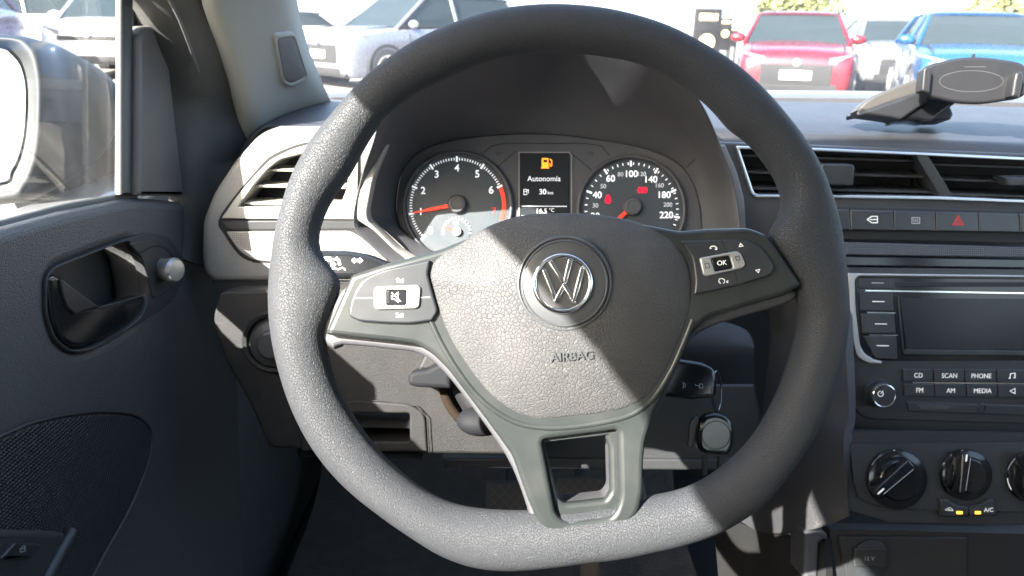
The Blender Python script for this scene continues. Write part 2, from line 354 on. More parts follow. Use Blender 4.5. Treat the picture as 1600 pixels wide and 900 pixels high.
for i in range(n):
    a = 2*math.pi*i/n; u = V((math.cos(a), -math.sin(a))); mid = (ro[i]+ri[i])/2; wd = (ro[i]-ri[i])/2; ring = []
    for j in range(28):
        f = 2*math.pi*j/28; cx, sx = math.cos(f), math.sin(f)
        px = WC + u*(mid + wd*math.copysign(abs(cx)**.9, cx)); z = .0165*math.copysign(abs(sx)**1.0, sx)
        if sx > 0: z *= 1 + .10*math.cos(f-.35)
        ring.append(WP.o + WP.x*((px.x-870)*k) + WP.y*(-(px.y-450)*k) + WP.n*z)
    rings.append(ring)
bm = bmesh.new(); surf_bm(bm, rings, 1, 1, True, True)
fbm('rim', bm, M['rim'], sw, 80)
# spokes behind the cover
core = sm([(500,515),(520,546),(535,539),(612,546),(655,553),(690,578),(740,640),(790,712),(812,760),(826,800),(840,812),(1000,800),(1004,740),(1012,680),(1045,610),(1075,540),(1110,512),(1170,492),(1232,474),(1246,456),(1210,430),(1170,380),(1050,370),(900,360),(700,400),(560,430)], 3)
hole_back = rp([(850,690),(946,676),(952,700),(954,768),(946,781),(882,788),(873,780)], 6)
plate('spoke_core', WP, [core, hole_back], -.022, .004, .003, M['dashsm'], sw)
face = rp([(548,430),(600,413),(690,389),(760,360),(980,345),(1062,361),(1110,357),(1172,356),(1200,367),(1222,397),(1256,446),(1226,462),(1176,476),(1106,497),(1080,524),(1062,560),(1044,604),(1020,656),(1009,690),(1006,725),(1005,770),(998,804),(978,825),(925,837),(876,839),(852,829),(838,812),(825,782),(812,746),(800,712),(777,680),(735,624),(700,578),(675,553),(650,539),(612,534),(507,523)], [6,8,8,8,8,8,10,8,12,8,7,8,8,12,8,8,8,8,8,8,8,14,14,10,14,10,8,8,8,8,8,8,10,10,8,5], 4)
hole = rp([(846,688),(966,672),(969,780),(958,808),(884,818),(868,806)], [9,7,14,12,12,10], 5)
plate('spoke_trim', WP, [face, hole], -.004, .0135, .0035, M['satin'], sw)
hole2 = rp([(851,692),(944,677),(952,700),(954,768),(946,781),(882,788),(873,780)], 5)
inner = rp([(842,684),(970,668),(973,782),(962,812),(882,822),(864,808)], 8)
plate('window_surround', WP, [inner, hole2], -.002, .0065, .003, M['satin'], sw)
ridge = sm([(672,498),(688,533),(712,574),(742,614),(774,642),(810,661),(850,668),(890,667),(940,660),(985,648),(1018,625),(1045,585),(1066,540),(1082,500)], 6, False)
tube('trim_ridge', [WP.w(p.x, p.y, .0125) for p in ridge], .0021, M['satin'], sw, n=10)
# cover dome
cov = sm([(870,333),(940,336),(1000,349),(1050,374),(1075,405),(1083,450),(1078,492),(1060,541),(1036,590),(1008,624),(965,643),(900,652),(840,656),(800,643),(768,620),(738,585),(708,540),(688,497),(674,452),(669,428),(681,403),(720,379),(765,353),(815,337)], 8)
DC = V((878, 470)); covp = [(math.atan2(p.y-DC.y, p.x-DC.x), (p-DC).length) for p in cov]
def cov_r(a):
    best = None
    for i in range(len(covp)):
        a0, r0 = covp[i-1]; a1, r1 = covp[i]; da = (a1-a0+math.pi) % (2*math.pi)-math.pi; dd = (a-a0+math.pi) % (2*math.pi)-math.pi
        if da > 0 and -1e-9 <= dd <= da: return r0+(r1-r0)*dd/da
    return min(covp, key=lambda q: abs((q[0]-a+math.pi) % (2*math.pi)-math.pi))[1]
def dome(kk): return .013 + .020*(1-min(1, kk)**2.6)
def dome_z(px, py):
    d = V((px, py))-DC
    if d.length < 1: return dome(0)
    return dome(d.length/cov_r(math.atan2(d.y, d.x)))
def dome_pt(p, extra=0):
    z = dome_z(p[0], p[1])+extra; return WP.w(p[0], p[1], z)
bm = bmesh.new(); ks = [1.0, 1.0, 1.0, .985, .965, .94, .9, .84, .76, .66, .55, .43, .3, .16]; zs = [-.004, .006, .0105] + [None]*20; rr = []
for i, kk in enumerate(ks):
    ring = []
    for p in cov:
        z = zs[i] if zs[i] is not None else dome(kk)
        q = DC+(p-DC)*kk; ring.append(WP.w(q.x, q.y, z))
    rr.append(ring)
surf_bm(bm, rr, 1, 1, True, False)
# close at the centre
bm.verts.ensure_lookup_table()
ctr = bm.verts.new(WP.w(DC.x, DC.y, dome(0))); last = [v for v in bm.verts if any(len(e.link_faces) == 1 for e in v.link_edges)]
edges = [e for e in bm.edges if len(e.link_faces) == 1 and all((v.co-ctr.co).length < .03 for v in e.verts)]
for e in edges: bm.faces.new((e.verts[0], e.verts[1], ctr))
airbag = fbm('airbag_cover', bm, M['cover'], sw, 80)
def on_dome(me, extra):
    for v in me.vertices:
        q = v.co-C0; d = q.dot(F_); px = 800+q.dot(R_)/d*FPX; py = 450-q.dot(U_)/d*FPX
        h = (v.co-WP.o).dot(WP.n)
        v.co = WP.w(px, py, dome_z(px, py)+h+extra)
    return me
fin('airbag_lettering', on_dome(text_me('AIRBAG', WP, 894, 557, 13, 0, rot=4, sx=1.05, ext=.0006, bold=.0001), .0006), M['disc'], airbag)
def dome_strokes(name, lines, w_, m, par, extra=.0004):
    bm = bmesh.new(); strokes_bm(bm, WP, lines, w_, 0, .0004); me = bpy.data.meshes.new(name); bmesh.ops.recalc_face_normals(bm, faces=bm.faces); bm.to_mesh(me); bm.free()
    return fin(name, on_dome(me, extra), m, par)
M['emboss'] = mat('embossed mark', (.035, .033, .03), .5)
dome_strokes('horn_symbol', [[(701,449),(702,459)],[(701,449),(707,453),(713,454),(714,448)],[(702,459),(708,456),(713,454)]], 1.3, M['emboss'], airbag)
dome_strokes('horn_symbol', [[(1040,417),(1053,414),(1054,408)],[(1040,417),(1041,419)],[(1048,416),(1055,421)],[(1054,408),(1055,421)]], 1.5, M['emboss'], airbag)
# round boss and badge
bc = (882, 443); zb = dome_z(*bc); kb = WP.k(*bc)*(.5-zb)/.5
def wpp(px, py, z): return WP.w(px, py, z)
o = WP.w(bc[0], bc[1], zb)
R = 73*kb
boss = lathe('boss_disc', o, WP.n, [(R*1.03, -.006), (R*1.03, -.0009), (R*1.0, .0004), (R*.975, .0004), (R*.962, -.0010), (R*.945, -.0010), (R*.932, .0006), (R*.905, .0009), (R*.885, .0003), (R*.87, .0005), (R*.6, .0009), (0, .001)], M['disc'], sw, 72, 60)
kb2 = kb
badge_o = WP.w(879, 443, zb+.001)
bdg = lathe('badge', badge_o, WP.n, [(47.5*kb, -.002), (47.5*kb, .0012), (46*kb, .0022), (43*kb, .0026), (40.5*kb, .0022), (39.5*kb, .0010), (39.2*kb, .0006), (20*kb, .0008), (0, .0009)], M['chrome'], sw, 64, 60)
M['badgeface'] = mat('badge field', (.22, .22, .23), .25, metal=.8)
zl = zb+.001
lathe('badge_field', WP.w(879, 443, zl), WP.n, [(39.4*kb, .0009), (39.3*kb, .0012), (20*kb, .0014), (0, .0015)], M['badgeface'], bdg, 48)
def beam_me(lines, wpx, z0, z1, pl):
    mes = []
    for ln in lines:
        for a, b in zip(ln, ln[1:]):
            a = V(a); b = V(b); t = (b-a).normalized(); nn = V((-t.y, t.x))*wpx/2; a2 = a-t*wpx*.35; b2 = b+t*wpx*.35
            mes.append(plate_me(pl, [[a2+nn, b2+nn, b2-nn, a2-nn]], z0, z1, .0007))
            z1 += .00006
    return join_me(mes)
fin('badge_letters', beam_me([[(861,410),(881,440)],[(891,408),(883,440)],[(851,423),(869,469)],[(869,469),(882,446)],[(882,446),(897,469)],[(897,469),(910,421)]], 7.2, zl+.0008, zl+.0032, WP), M['chrome'], bdg)
# left pad
pz = .0135
padL = rp([(544,494),(547,474),(555,453),(570,433),(600,421),(672,406),(668,428),(675,455),(684,486),(675,501),(640,506),(600,505),(560,502)], [6,6,8,12,10,3,4,6,6,3,8,8,8], 4)
pl_ = plate('button_pad', WP, padL, pz-.002, pz+.0035, .0014, M['button'], sw)
strokes('button_gap', WP, [[(553,465.5),(584,465.5)]], 1.6, pz+.0037, M['silver'], pl_)
strokes('button_gap', WP, [[(655,465),(672,464.5)]], 1.6, pz+.0037, M['silver'], pl_)
rk = plate('rocker_frame', WP, [rp([(588,448),(652,445),(657,450),(655,478),(650,482),(588,484),(584,480),(584,452)], 3), rect(604, 453, 635, 477, 3)], pz+.003, pz+.0055, .0009, M['silver'], pl_)
plate('rocker_key', WP, rect(604.5, 453.5, 634.5, 476.5, 3), pz+.0025, pz+.005, .0008, M['gloss'], pl_)
strokes('button_symbol', WP, [[(592,461),(592,469)],[(600,461),(600,470),(594,465.5),(600,461)]], 1.1, pz+.0058, M['button'], rk)
strokes('button_symbol', WP, [[(612,462),(616,462),(622,457),(622,472),(616,467),(612,467),(612,462)],[(612,457),(626,471)]], 1.2, pz+.0053, M['white'], rk)
strokes('button_symbol', WP, [[(620,441),(630,441),(630,436),(620,441)],[(619,436.5),(624,436.5)],[(621.5,434),(621.5,439)]], 1.1, pz+.0038, M['white'], pl_)
strokes('button_symbol', WP, [[(619,495),(629,495),(629,490),(619,495)],[(618,490),(622,490)]], 1.1, pz+.0038, M['white'], pl_)
# right pad
padR = rp([(1065,376),(1110,375),(1164,374),(1186,383),(1202,402),(1210,418),(1204,431),(1160,444),(1110,456),(1084,461),(1087,440),(1082,405)], [4,6,8,10,8,8,8,8,8,3,6,6], 4)
pr = plate('button_pad', WP, padR, pz-.002, pz+.0035, .0014, M['button'], sw)
strokes('button_gap', WP, [[(1128,375),(1137,397)]], 1.6, pz+.0037, M['black'], pr)
strokes('button_gap', WP, [[(1148,424),(1153,446)]], 1.6, pz+.0037, M['black'], pr)
rk = plate('rocker_frame', WP, [rp([(1093,403),(1152,392),(1158,396),(1165,413),(1161,419),(1103,432),(1099,429)], 4), rp([(1110,404),(1140,399),(1146,419),(1117,425)], 3)], pz+.003, pz+.0055, .0009, M['silver'], pr)
plate('rocker_key', WP, rp([(1110.5,404.5),(1139.5,399.5),(1145.5,418.5),(1117,424.5)], 3), pz+.0025, pz+.005, .0008, M['gloss'], pr)
text('button_symbol', 'OK', WP, 1128, 411, 7, pz+.0053, M['white'], rk, rot=5)
strokes('button_symbol', WP, [[(1101,408),(1101,409.5)],[(1101,412),(1107,411),(1109,418),(1103,419),(1101,412)]], 1.1, pz+.0058, M['button'], rk)
strokes('button_symbol', WP, [[(1149,401),(1155,400),(1156,406),(1151,407),(1149,401)],[(1154,409),(1154,411)]], 1.1, pz+.0058, M['button'], rk)
strokes('button_symbol', WP, [[(1109,388),(1111,385),(1116,384.5),(1120,387),(1120,390)],[(1109,388),(1112,388)],[(1117,389),(1120,390)]], 1.2, pz+.0038, M['white'], pr)
strokes('button_symbol', WP, [[(1155,385.5),(1161,384.5),(1157,380.5),(1155,385.5)],[(1181,422),(1187,421),(1185,426),(1181,422)]], 1.1, pz+.0038, M['white'], pr)
strokes('button_symbol', WP, [[(1126,443),(1123,440),(1124,436),(1128,435),(1132,437),(1132,441),(1130,443)],[(1135,440),(1138,438.5)],[(1135,441),(1138,441.5)]], 1.1, pz+.0038, M['white'], pr)
# column behind the wheel
cs = empty('steering_column', P(870, 520, .72), 'black plastic steering column shroud behind the lower half of the wheel', 'steering column')
bm = bmesh.new()
ringf = lambda cx, cy, rx, ry, d: [P(cx+rx*math.cos(2*math.pi*i/24), cy+ry*math.sin(2*math.pi*i/24), d) for i in range(24)]
surf_bm(bm, [ringf(872,480,70,70,.53), ringf(880,500,120,95,.58), ringf(895,535,150,105,.64), ringf(905,535,165,110,.74), ringf(905,530,170,110,.80)], 1, 3, True, False)
fbm('shroud', bm, M['console'], cs, 60)
# ------------------------------------------------------------------ dashboard
nd = V((0, -1, .14))
LP = Pl(P(450, 330, .765), nd)
VP = Pl(P(1400, 270, .815), V((0, -1, .10)))
RP = Pl(P(1460, 480, .785), V((0, -1, .27)))
AP = Pl(P(1460, 745, .755), V((0, -1, .36)))
LD = Pl(P(620, 600, .735), V((0, -1, .22)))
M['trimleather'] = mat('grained end trim', (.20, .197, .185), .5, grain='leather', gs=420, gb=.5, gd=.0004)
db = empty('dashboard', P(860, 300, .95), 'dark grey grained dashboard with pale trim round the driver vent and the instruments', 'dashboard')
# end panel round the driver vent
vfi = rp([(372,323),(398,287),(417,265),(437,249),(480,238),(549,233),(542,294),(531,323)], [2,5,5,6,5,4,4,4], 4)
endo = rp([(314,405),(315,345),(333,300),(365,252),(403,209),(433,197),(494,197),(600,190),(593,215),(569,275),(556,330),(558,350),(600,392),(648,418),(648,441),(330,441),(316,425)], [12,12,12,14,18,10,6,4,8,12,8,10,10,2,2,14,12], 5)
plate('end_panel', LP, [endo, vfi], -.05, .0, .007, M['trimleather'], db, 60)
plate('end_groove', LP, [sm([(341,345),(365,308),(398,269),(420,246),(450,231),(486,221),(560,213),(560,350),(600,398),(640,412),(425,411),(394,409),(372,397),(350,366)], 3), vfi], -.004, .0006, 0, M['deep'], db)
vfo = rp([(345,342),(369,307),(401,271),(423,249),(453,234),(487,224),(560,216),(558,343)], [3,8,10,8,8,4,2,2], 4)
vfi = rp([(372,323),(398,287),(417,265),(437,249),(480,238),(549,233),(542,294),(531,323)], [2,5,5,6,5,4,4,4], 4)
vent = empty('side_air_vent', LP.w(450, 290), 'angular driver side air vent with pale frame and horizontal slats left of the steering wheel', 'air vent')
M['ventslat'] = mat('vent slat', (.10, .10, .10), .35)
plate('vent_frame', LP, [vfo, vfi], -.025, .003, .0012, M['trim'], vent)
plate('vent_cavity', LP, vfi, -.045, -.040, 0, M['deep'], vent)
for xa, xb, y in ((408, 545, 265), (390, 541, 290), (373, 533, 317)):
    a = LP.w(xa, y, -.006); b = LP.w(xb, y, -.006)
    bm = bmesh.new(); box_bm(bm, V((a.x, a.y-.002, a.z-.0012)), V((b.x, a.y+.022, a.z+.0012)), .0008); fbm('slat', bm, M['trim'], vent)
plate('vent_step', LP, [(348,346),(556,345),(566,358),(545,358),(356,359)], -.006, .0015, .0006, M['console'], db)
plate('patterned_insert', LP, rp([(353,362),(548,361),(566,372),(606,408),(425,409),(395,406),(374,393)], [3,8,10,3,3,8,10], 4), -.004, .0022, .0008, M['weave'], db)
# pale surround strip left and right of the cluster recess
SLP = plane3(P(556,345,.766), P(592,213,.736), P(640,412,.772))
plate('surround_strip', SLP, rp([(593,213),(604,226),(582,280),(572,332),(574,346),(622,392),(655,412),(640,412),(586,362),(556,343),(553,332),(567,275)], [2,3,8,8,6,8,2,2,8,8,6,8], 4), -.01, .005, .002, M['trim'], db)
M['surr_shade'] = mat('surround strip shade grey', (.20, .20, .19), .45, metal=.2, grain='noise', gs=900, gb=.08)  # darker copy of the silver trim, shade on the right strip put into colour
plate('surround_strip', VP, rp([(1117,226),(1133,226),(1151,266),(1163,310),(1166,356),(1163,420),(1145,420),(1148,356),(1146,318),(1134,266)], [2,2,10,10,8,2,2,8,10,10], 4), -.01, .003, .0015, M['surr_shade'], db)
# dash end below the trim
plate('lower_step', LP, [(330,439),(648,439),(648,459),(345,457)], -.05, -.006, .001, M['console'], db)
# instrument recess
lip = [(560,345,.762),(572,280,.748),(590,225,.703),(606,172,.662),(640,128,.645),(715,86,.645),(800,64,.655),(870,58,.705),(950,64,.71),(1030,98,.72),(1085,160,.74),(1117,226,.77),(1138,285,.785),(1148,345,.79),(1148,395,.79),(1080,430,.77),(980,440,.75),(850,445,.74),(700,440,.76),(630,412,.768),(578,372,.764)]
inn = [(622,345),(620,310),(628,270),(645,246),(672,229),(725,216),(790,210),(860,210),(925,217),(1000,230),(1052,250),(1080,280),(1092,315),(1096,345),(1094,375),(1060,400),(980,410),(850,415),(720,410),(670,392),(635,368)]
CP = Pl(P(855, 310, .82), -F_)
ringA = [P(*p) for p in lip]; ringC = [CP.w(x, y, -.002) for x, y in inn]
ringB = [a*.35+c*.65 + U_*(.010 if a.z > c.z else -.004) for a, c in zip(ringA, ringC)]
ringA0 = [a*1.0 + (a-ringC[8]*.5-ringC[19]*.5).normalized()*.006 + F_*.004 for a in ringA]
ringAA = [a+F_*.06+(a-ringC[8]*.5-ringC[19]*.5).normalized()*.008 for a in ringA]
surf('instrument_hood', [ringAA, ringA0, ringA, ringB, ringC], M['dashsm'], db, nu=4, nv=4, cu=True)
# hood outside, running down to the dash top
top = lip[2:12]
rowA = [P(*p)+F_*.004 for p in top]
rowB = [P(x, y, d)+U_*.012+F_*.03 for x, y, d in top]
def onz(px, py, z):
    q = F_+R_*((px-800)/FPX)+U_*((450-py)/FPX); return C0+q*((z-CAMZ)/q.z)
rowC = []
for i, (x, y, d) in enumerate(top):
    q = P(x, y, d); rowC.append(V((q.x*1.05, q.y+.22, min(q.z, 1.125)))) 
rowD = [V((q.x*1.08, q.y+.14, 1.085)) for q in rowC]
surf('hood_top', [rowA, rowB, rowC, rowD], M['dashtop'], db, nu=4, nv=4)
strokes('hood_seam', CP, [[(1071,263),(1092,243),(1114,224)]], 1.2, .012, M['deep'], db)
# dash top
g = [[(366,262,.80),(402,208,.80),(434,197,.80),(494,198,.79),(560,197,.79),(640,200,.80),(900,210,.86),(1140,204,.86),(1215,203,.86),(1400,212,.85),(1680,226,.84)],
     [(368,250,.83),(396,206,.84),(438,187,.85),(494,184,.86),(560,182,.88),(640,180,.90),(900,180,.93),(1140,185,.92),(1215,184,.91),(1400,190,.90),(1680,200,.90)],
     [(372,240,.87),(396,200,.90),(440,172,.94),(500,162,.98),(560,160,1.0),(640,160,1.02),(900,160,1.02),(1140,163,1.02),(1215,164,1.02),(1400,168,1.0),(1680,176,1.0)],
     [(380,225,.92),(400,190,.95),(444,166,1.0),(500,157,1.04),(560,156,1.06),(640,156,1.06),(900,156,1.06),(1140,157.5,1.06),(1215,158,1.06),(1400,162,1.04),(1680,170,1.04)]]
surf('top_pad', gp(g), M['dashtop'], db, nu=4, nv=4)
g = [[(388,215,.96),(440,163,1.02),(500,153,1.07),(640,152,1.09),(900,152,1.09),(1215,153,1.09),(1400,155,1.08),(1680,163,1.08)],
     [(390,205,1.0),(440,158,1.06),(500,149,1.11),(640,147,1.14),(900,147,1.14),(1215,148,1.14),(1400,150,1.13),(1680,157,1.13)],
     [(392,200,1.1),(440,152,1.2),(500,144,1.3),(640,141,1.34),(900,140,1.36),(1215,141,1.36),(1400,143,1.34),(1680,149,1.32)]]
M['cowlpad'] = mat('dash rear shelf', (.08, .08, .088), .5, grain='leather', gs=300, gb=.4)
surf('rear_shelf', gp(g), M['cowlpad'], db, nu=4, nv=4, thick=.01)
# face between the pad and the vents
g = [[(1090,196,.862),(1140,201,.858),(1215,203,.858),(1400,212,.848),(1680,226,.838)],
     [(1090,206,.855),(1140,209,.848),(1215,210,.848),(1400,219,.838),(1680,233,.828)],
     [(1090,232,.850),(1140,232,.840),(1215,232,.838),(1400,240,.828),(1680,254,.818)]]
surf('pad_face', gp(g), M['dash'], db, nu=3, nv=3, thick=.01)
vo_ = [(1149,228),(1264,231),(1432,238),(1680,250),(1680,321),(1471,313),(1300,310),(1180,309),(1173,303)]
vo = rp(vo_, [5,2,2,1,1,2,2,6,3], 4)
vi = rp([(1155.5,233),(1264,236),(1432,243),(1677,255),(1677,315),(1471,307),(1300,304.5),(1184,304),(1178,300)], [4,2,2,1,1,2,2,5,3], 4)
fas = rp([(1110,222),(1264,227),(1680,244),(1680,430),(1160,430),(1155,356),(1140,290)], 3)
plate('fascia', VP, [fas, vi], -.03, .0, .002, M['dashsm'], db)
M['chromesat'] = mat('satin chrome', (.75, .78, .82), .3, metal=1, var=.02)
cv = empty('centre_air_vent', VP.w(1400, 275), 'wide pair of centre air vents in one bright chrome frame right of the steering wheel', 'air vent')
plate('vent_frame', VP, [vo, vi], -.012, .004, .0012, M['chromesat'], cv)
plate('vent_cavity', VP, vi, -.060, -.055, 0, M['deep'], cv)
for (xa, ya, xb, yb) in ((1157,243,1434,252),(1166,269,1456,276.5),(1172,294,1468,300.5),(1452,257,1677,264),(1462,280,1677,288),(1476,303,1677,309)):
    a = VP.w(xa, ya, -.008); b = VP.w(xb, yb, -.008); bm = bmesh.new()
    vs = [bm.verts.new(p+V((0, dy, dz))) for p in (a, b) for dy, dz in ((0, -.0011), (0, .0011), (.03, .0011), (.03, -.0011))]
    for q in ((0,1,2,3),(7,6,5,4),(0,4,5,1),(1,5,6,2),(2,6,7,3),(3,7,4,0)): bm.faces.new([vs[i] for i in q])
    fbm('slat', bm, M['console'], cv)
plate('vent_divider', VP, [(1429,240),(1449,241),(1493,312),(1471,311)], -.03, .0025, .001, M['console'], cv)
tb = plate('vent_tab', VP, rp([(1281,264),(1286,256),(1334,257),(1336,262),(1334,291),(1290,289)], 3), -.015, .012, .002, M['button'], cv)
plate('vent_tab', VP, rp([(1570,277),(1640,276),(1640,292),(1574,291)], 3), -.015, .010, .002, M['button'], cv)
for x in (1428, 1452, 1640):
    plate('vane', VP, [(x-2,262),(x+2,262),(x+8,303),(x+4,303)], -.05, -.04, 0, M['button'], cv)
# switch row
def ly(x, y0, s, x0=1306): return y0+(x-x0)*s
sr = empty('switch_row', RP.w(1450, 345), 'row of flat dark push switches under the centre vents, one with a red hazard triangle', 'switch panel')
xs = [1262, 1328, 1396.5, 1462, 1529, 1593, 1660]
for i, (a, b) in enumerate(zip(xs, xs[1:])):
    lbl = plate('switch_key', RP, rp([(a+.7, ly(a,327,.024)), (b-.7, ly(b,327,.024)), (b+1.3, ly(b,359.5,.0136)), (a+1.3, ly(a,359.5,.0136))], 1.5), -.01, .0075, .0016, M['button'], sr)
    if i == 1:
        strokes('key_symbol', RP, [[(1355,343),(1362,338),(1371,338),(1371,348),(1362,348),(1355,343)],[(1359,343),(1370,343)]], 1.4, .0079, M['white'], lbl)
        strokes('key_bar', RP, [[(1339,332.5),(1386,333.5)]], 1.6, .0079, M['console'], lbl)
    if i == 2:
        strokes('key_symbol', RP, [[(1425,340),(1437,340),(1437,349),(1425,349),(1425,340)]] + [[(x,342),(x,347)] for x in (1428,1431,1434)], 1.2, .0079, M['greyprint'], lbl)
    if i == 3:
        strokes('key_symbol', RP, [[(1497,337),(1505.5,351.5),(1488.5,351.5),(1497,337)],[(1497,342),(1501,349),(1493,349),(1497,342)]], 1.3, .0079, M['redprint'], lbl)
plate('switch_recess', RP, [(1240,320),(1680,330),(1680,382),(1240,372)], -.025, -.003, .001, M['black'], sr)
plate('patterned_strip', RP, [(1250,376),(1320,378),(1680,388),(1680,404),(1322,398),(1250,396)], -.02, .003, .001, M['weaved'], db)
plate('console_lip', RP, [(1250,399),(1322,400.5),(1680,407),(1680,420),(1323,415),(1250,414)], -.02, .002, .001, M['gloss'], db)
plate('console_face', RP, rp([(1322,417),(1680,421),(1680,684),(1352,676),(1330,664),(1322,560)], [3,2,2,14,14,20], 5), -.02, .0005, .001, M['console'], db)
# radio
ra = empty('car_radio', RP.w(1470, 540), 'black car radio with blank display, push buttons and round volume knob', 'car radio')
plate('radio_body', RP, rp([(1327,429),(1680,433),(1680,664),(1352,655),(1335,640),(1329,560)], [4,2,2,12,12,30], 5), -.01, .0025, .001, M['console'], ra)
plate('chrome_frame', RP, rp([(1325,427),(1680,431),(1680,434.5),(1342,431.5),(1336,437),(1337,480),(1344,540),(1351,553),(1366,562),(1379,565),(1378,569),(1357,567.5),(1341,560),(1334,542),(1328,480)], [4,1,1,5,5,8,8,6,4,1,1,6,8,10,8], 4), -.004, .006, .0012, M['silver'], ra)
plate('front_glass', RP, rp([(1337,433),(1680,437),(1680,563),(1386,564),(1366,561),(1352,552),(1344,539)], 3), -.004, .0032, .0005, M['gloss'], ra)
bt = [((1341,434),(1392,435),(1393.5,451.5),(1342,451)), ((1342.5,456),(1394.5,457),(1397,486.5),(1344.5,486)), ((1345,490),(1397.5,490.5),(1400,521.5),(1348,521)), ((1348.5,525),(1401,525.5),(1403.5,562),(1368,560))]
for i, q in enumerate(bt):
    k = plate('preset_button', RP, rp(list(q), 2), 0, .0048, .0009, M['button'], ra)
    y = (442, 471, 506, 540)[i]; x = (1362, 1363, 1367, 1370)[i]
    strokes('button_mark', RP, [[(x,y),(x+19,y+.3)]], 1.3, .0052, M['white' if i else 'greyprint'], k)
strokes('silver_line', RP, [[(1352,454),(1680,459.5)]], 1.9, .0044, M['chrome'], ra)
strokes('silver_line', RP, [[(1355,488.2),(1399,489)]], 1.8, .0044, M['chrome'], ra)
strokes('silver_line', RP, [[(1358,523.2),(1402,524)]], 1.8, .0044, M['chrome'], ra)
plate('disc_slot', RP, rect(1400,441,1680,448,2), .002, .0042, .0005, M['black'], ra)
plate('display', RP, rp([(1406,466),(1680,468),(1680,548),(1417,545)], 2), 0, .0040, .0003, M['screen'], ra)
plate('display_ledge', RP, [(1417,546),(1680,549),(1680,557),(1412,554)], 0, .0055, .0008, M['satin'], ra)
plate('display_ledge', RP, [(1402,464),(1405,464),(1414,553),(1411,554)], 0, .0050, .0008, M['console'], ra)
cx = [1410.5, 1458.5, 1508, 1557.5, 1608, 1660]
lb = [['CD','SCAN','PHONE','',''],['FM','AM','MEDIA','','']]
for r_ in range(2):
    for c_ in range(5):
        x0, x1 = cx[c_]+r_*2, cx[c_+1]+r_*2; y0 = (576.5, 600)[r_]+c_*.4; y1 = (596.5, 619.5)[r_]+c_*.5
        k = plate('push_button', RP, rp([(x0+.6,y0),(x1-.6,y0+.3),(x1-.4,y1+.3),(x0+.8,y1)], 2.2), .0, .0052, .0009, M['button'], ra)
        if lb[r_][c_]: text('lettering', lb[r_][c_], RP, (x0+x1)/2+.5, (y0+y1)/2+.4, 7.2, .0056, M['white'], k, sx=.92)
        if c_ == 3 and r_ == 0: strokes('lettering', RP, [[(1578,591),(1579,584),(1586,583),(1586,590)],[(1576,591),(1579,591)],[(1583.5,590),(1587,590)]], 1.4, .0056, M['white'], k)
        if c_ == 3 and r_ == 1: strokes('lettering', RP, [[(1578,611),(1586,607),(1586,615),(1578,611)]], 1.2, .0056, M['white'], k)
strokes('silver_line', RP, [[(1426,597.8),(1680,600)]], 1.9, .0046, M['chrome'], ra)
plate('card_slot_bar', RP, rp([(1416,628),(1680,636),(1680,652),(1420,643)], 3), 0, .0044, .001, M['console'], ra)
plate('card_slot', RP, rp([(1434,632),(1485,633.5),(1483,640.5),(1438,639.5)], 1.5), 0, .0050, .0003, M['rubber'], ra)
lathe('socket_ring', RP.w(1534,637,.004), RP.n, [(.0048,0),(.0048,.0015),(.0032,.0018),(.0026,.0002),(0,.0002)], M['console'], ra, 24)
kn = lathe('volume_knob', RP.w(1369,613,.002), RP.n, [(.0150,0),(.0146,.004),(.0133,.006),(.0130,.0155),(.0118,.0172),(.0100,.0174),(0,.0172)], M['button'], ra, 40)
lathe('knob_ring', RP.w(1369,613,.002)+RP.n*.0168, RP.n, [(.0118,-.001),(.0120,.0006),(.0112,.0010),(.0106,.0008),(.0104,0)], M['chrome'], kn, 40)
q = [(1376+4.2*math.cos(a), 615.3-4.2*math.sin(a)) for a in [math.radians(60-i*300/14-30) for i in range(15)]]
strokes('power_symbol', RP, [q, [(1376,615),(1380,610.5)]], 1.1, .0200, M['white'], kn)
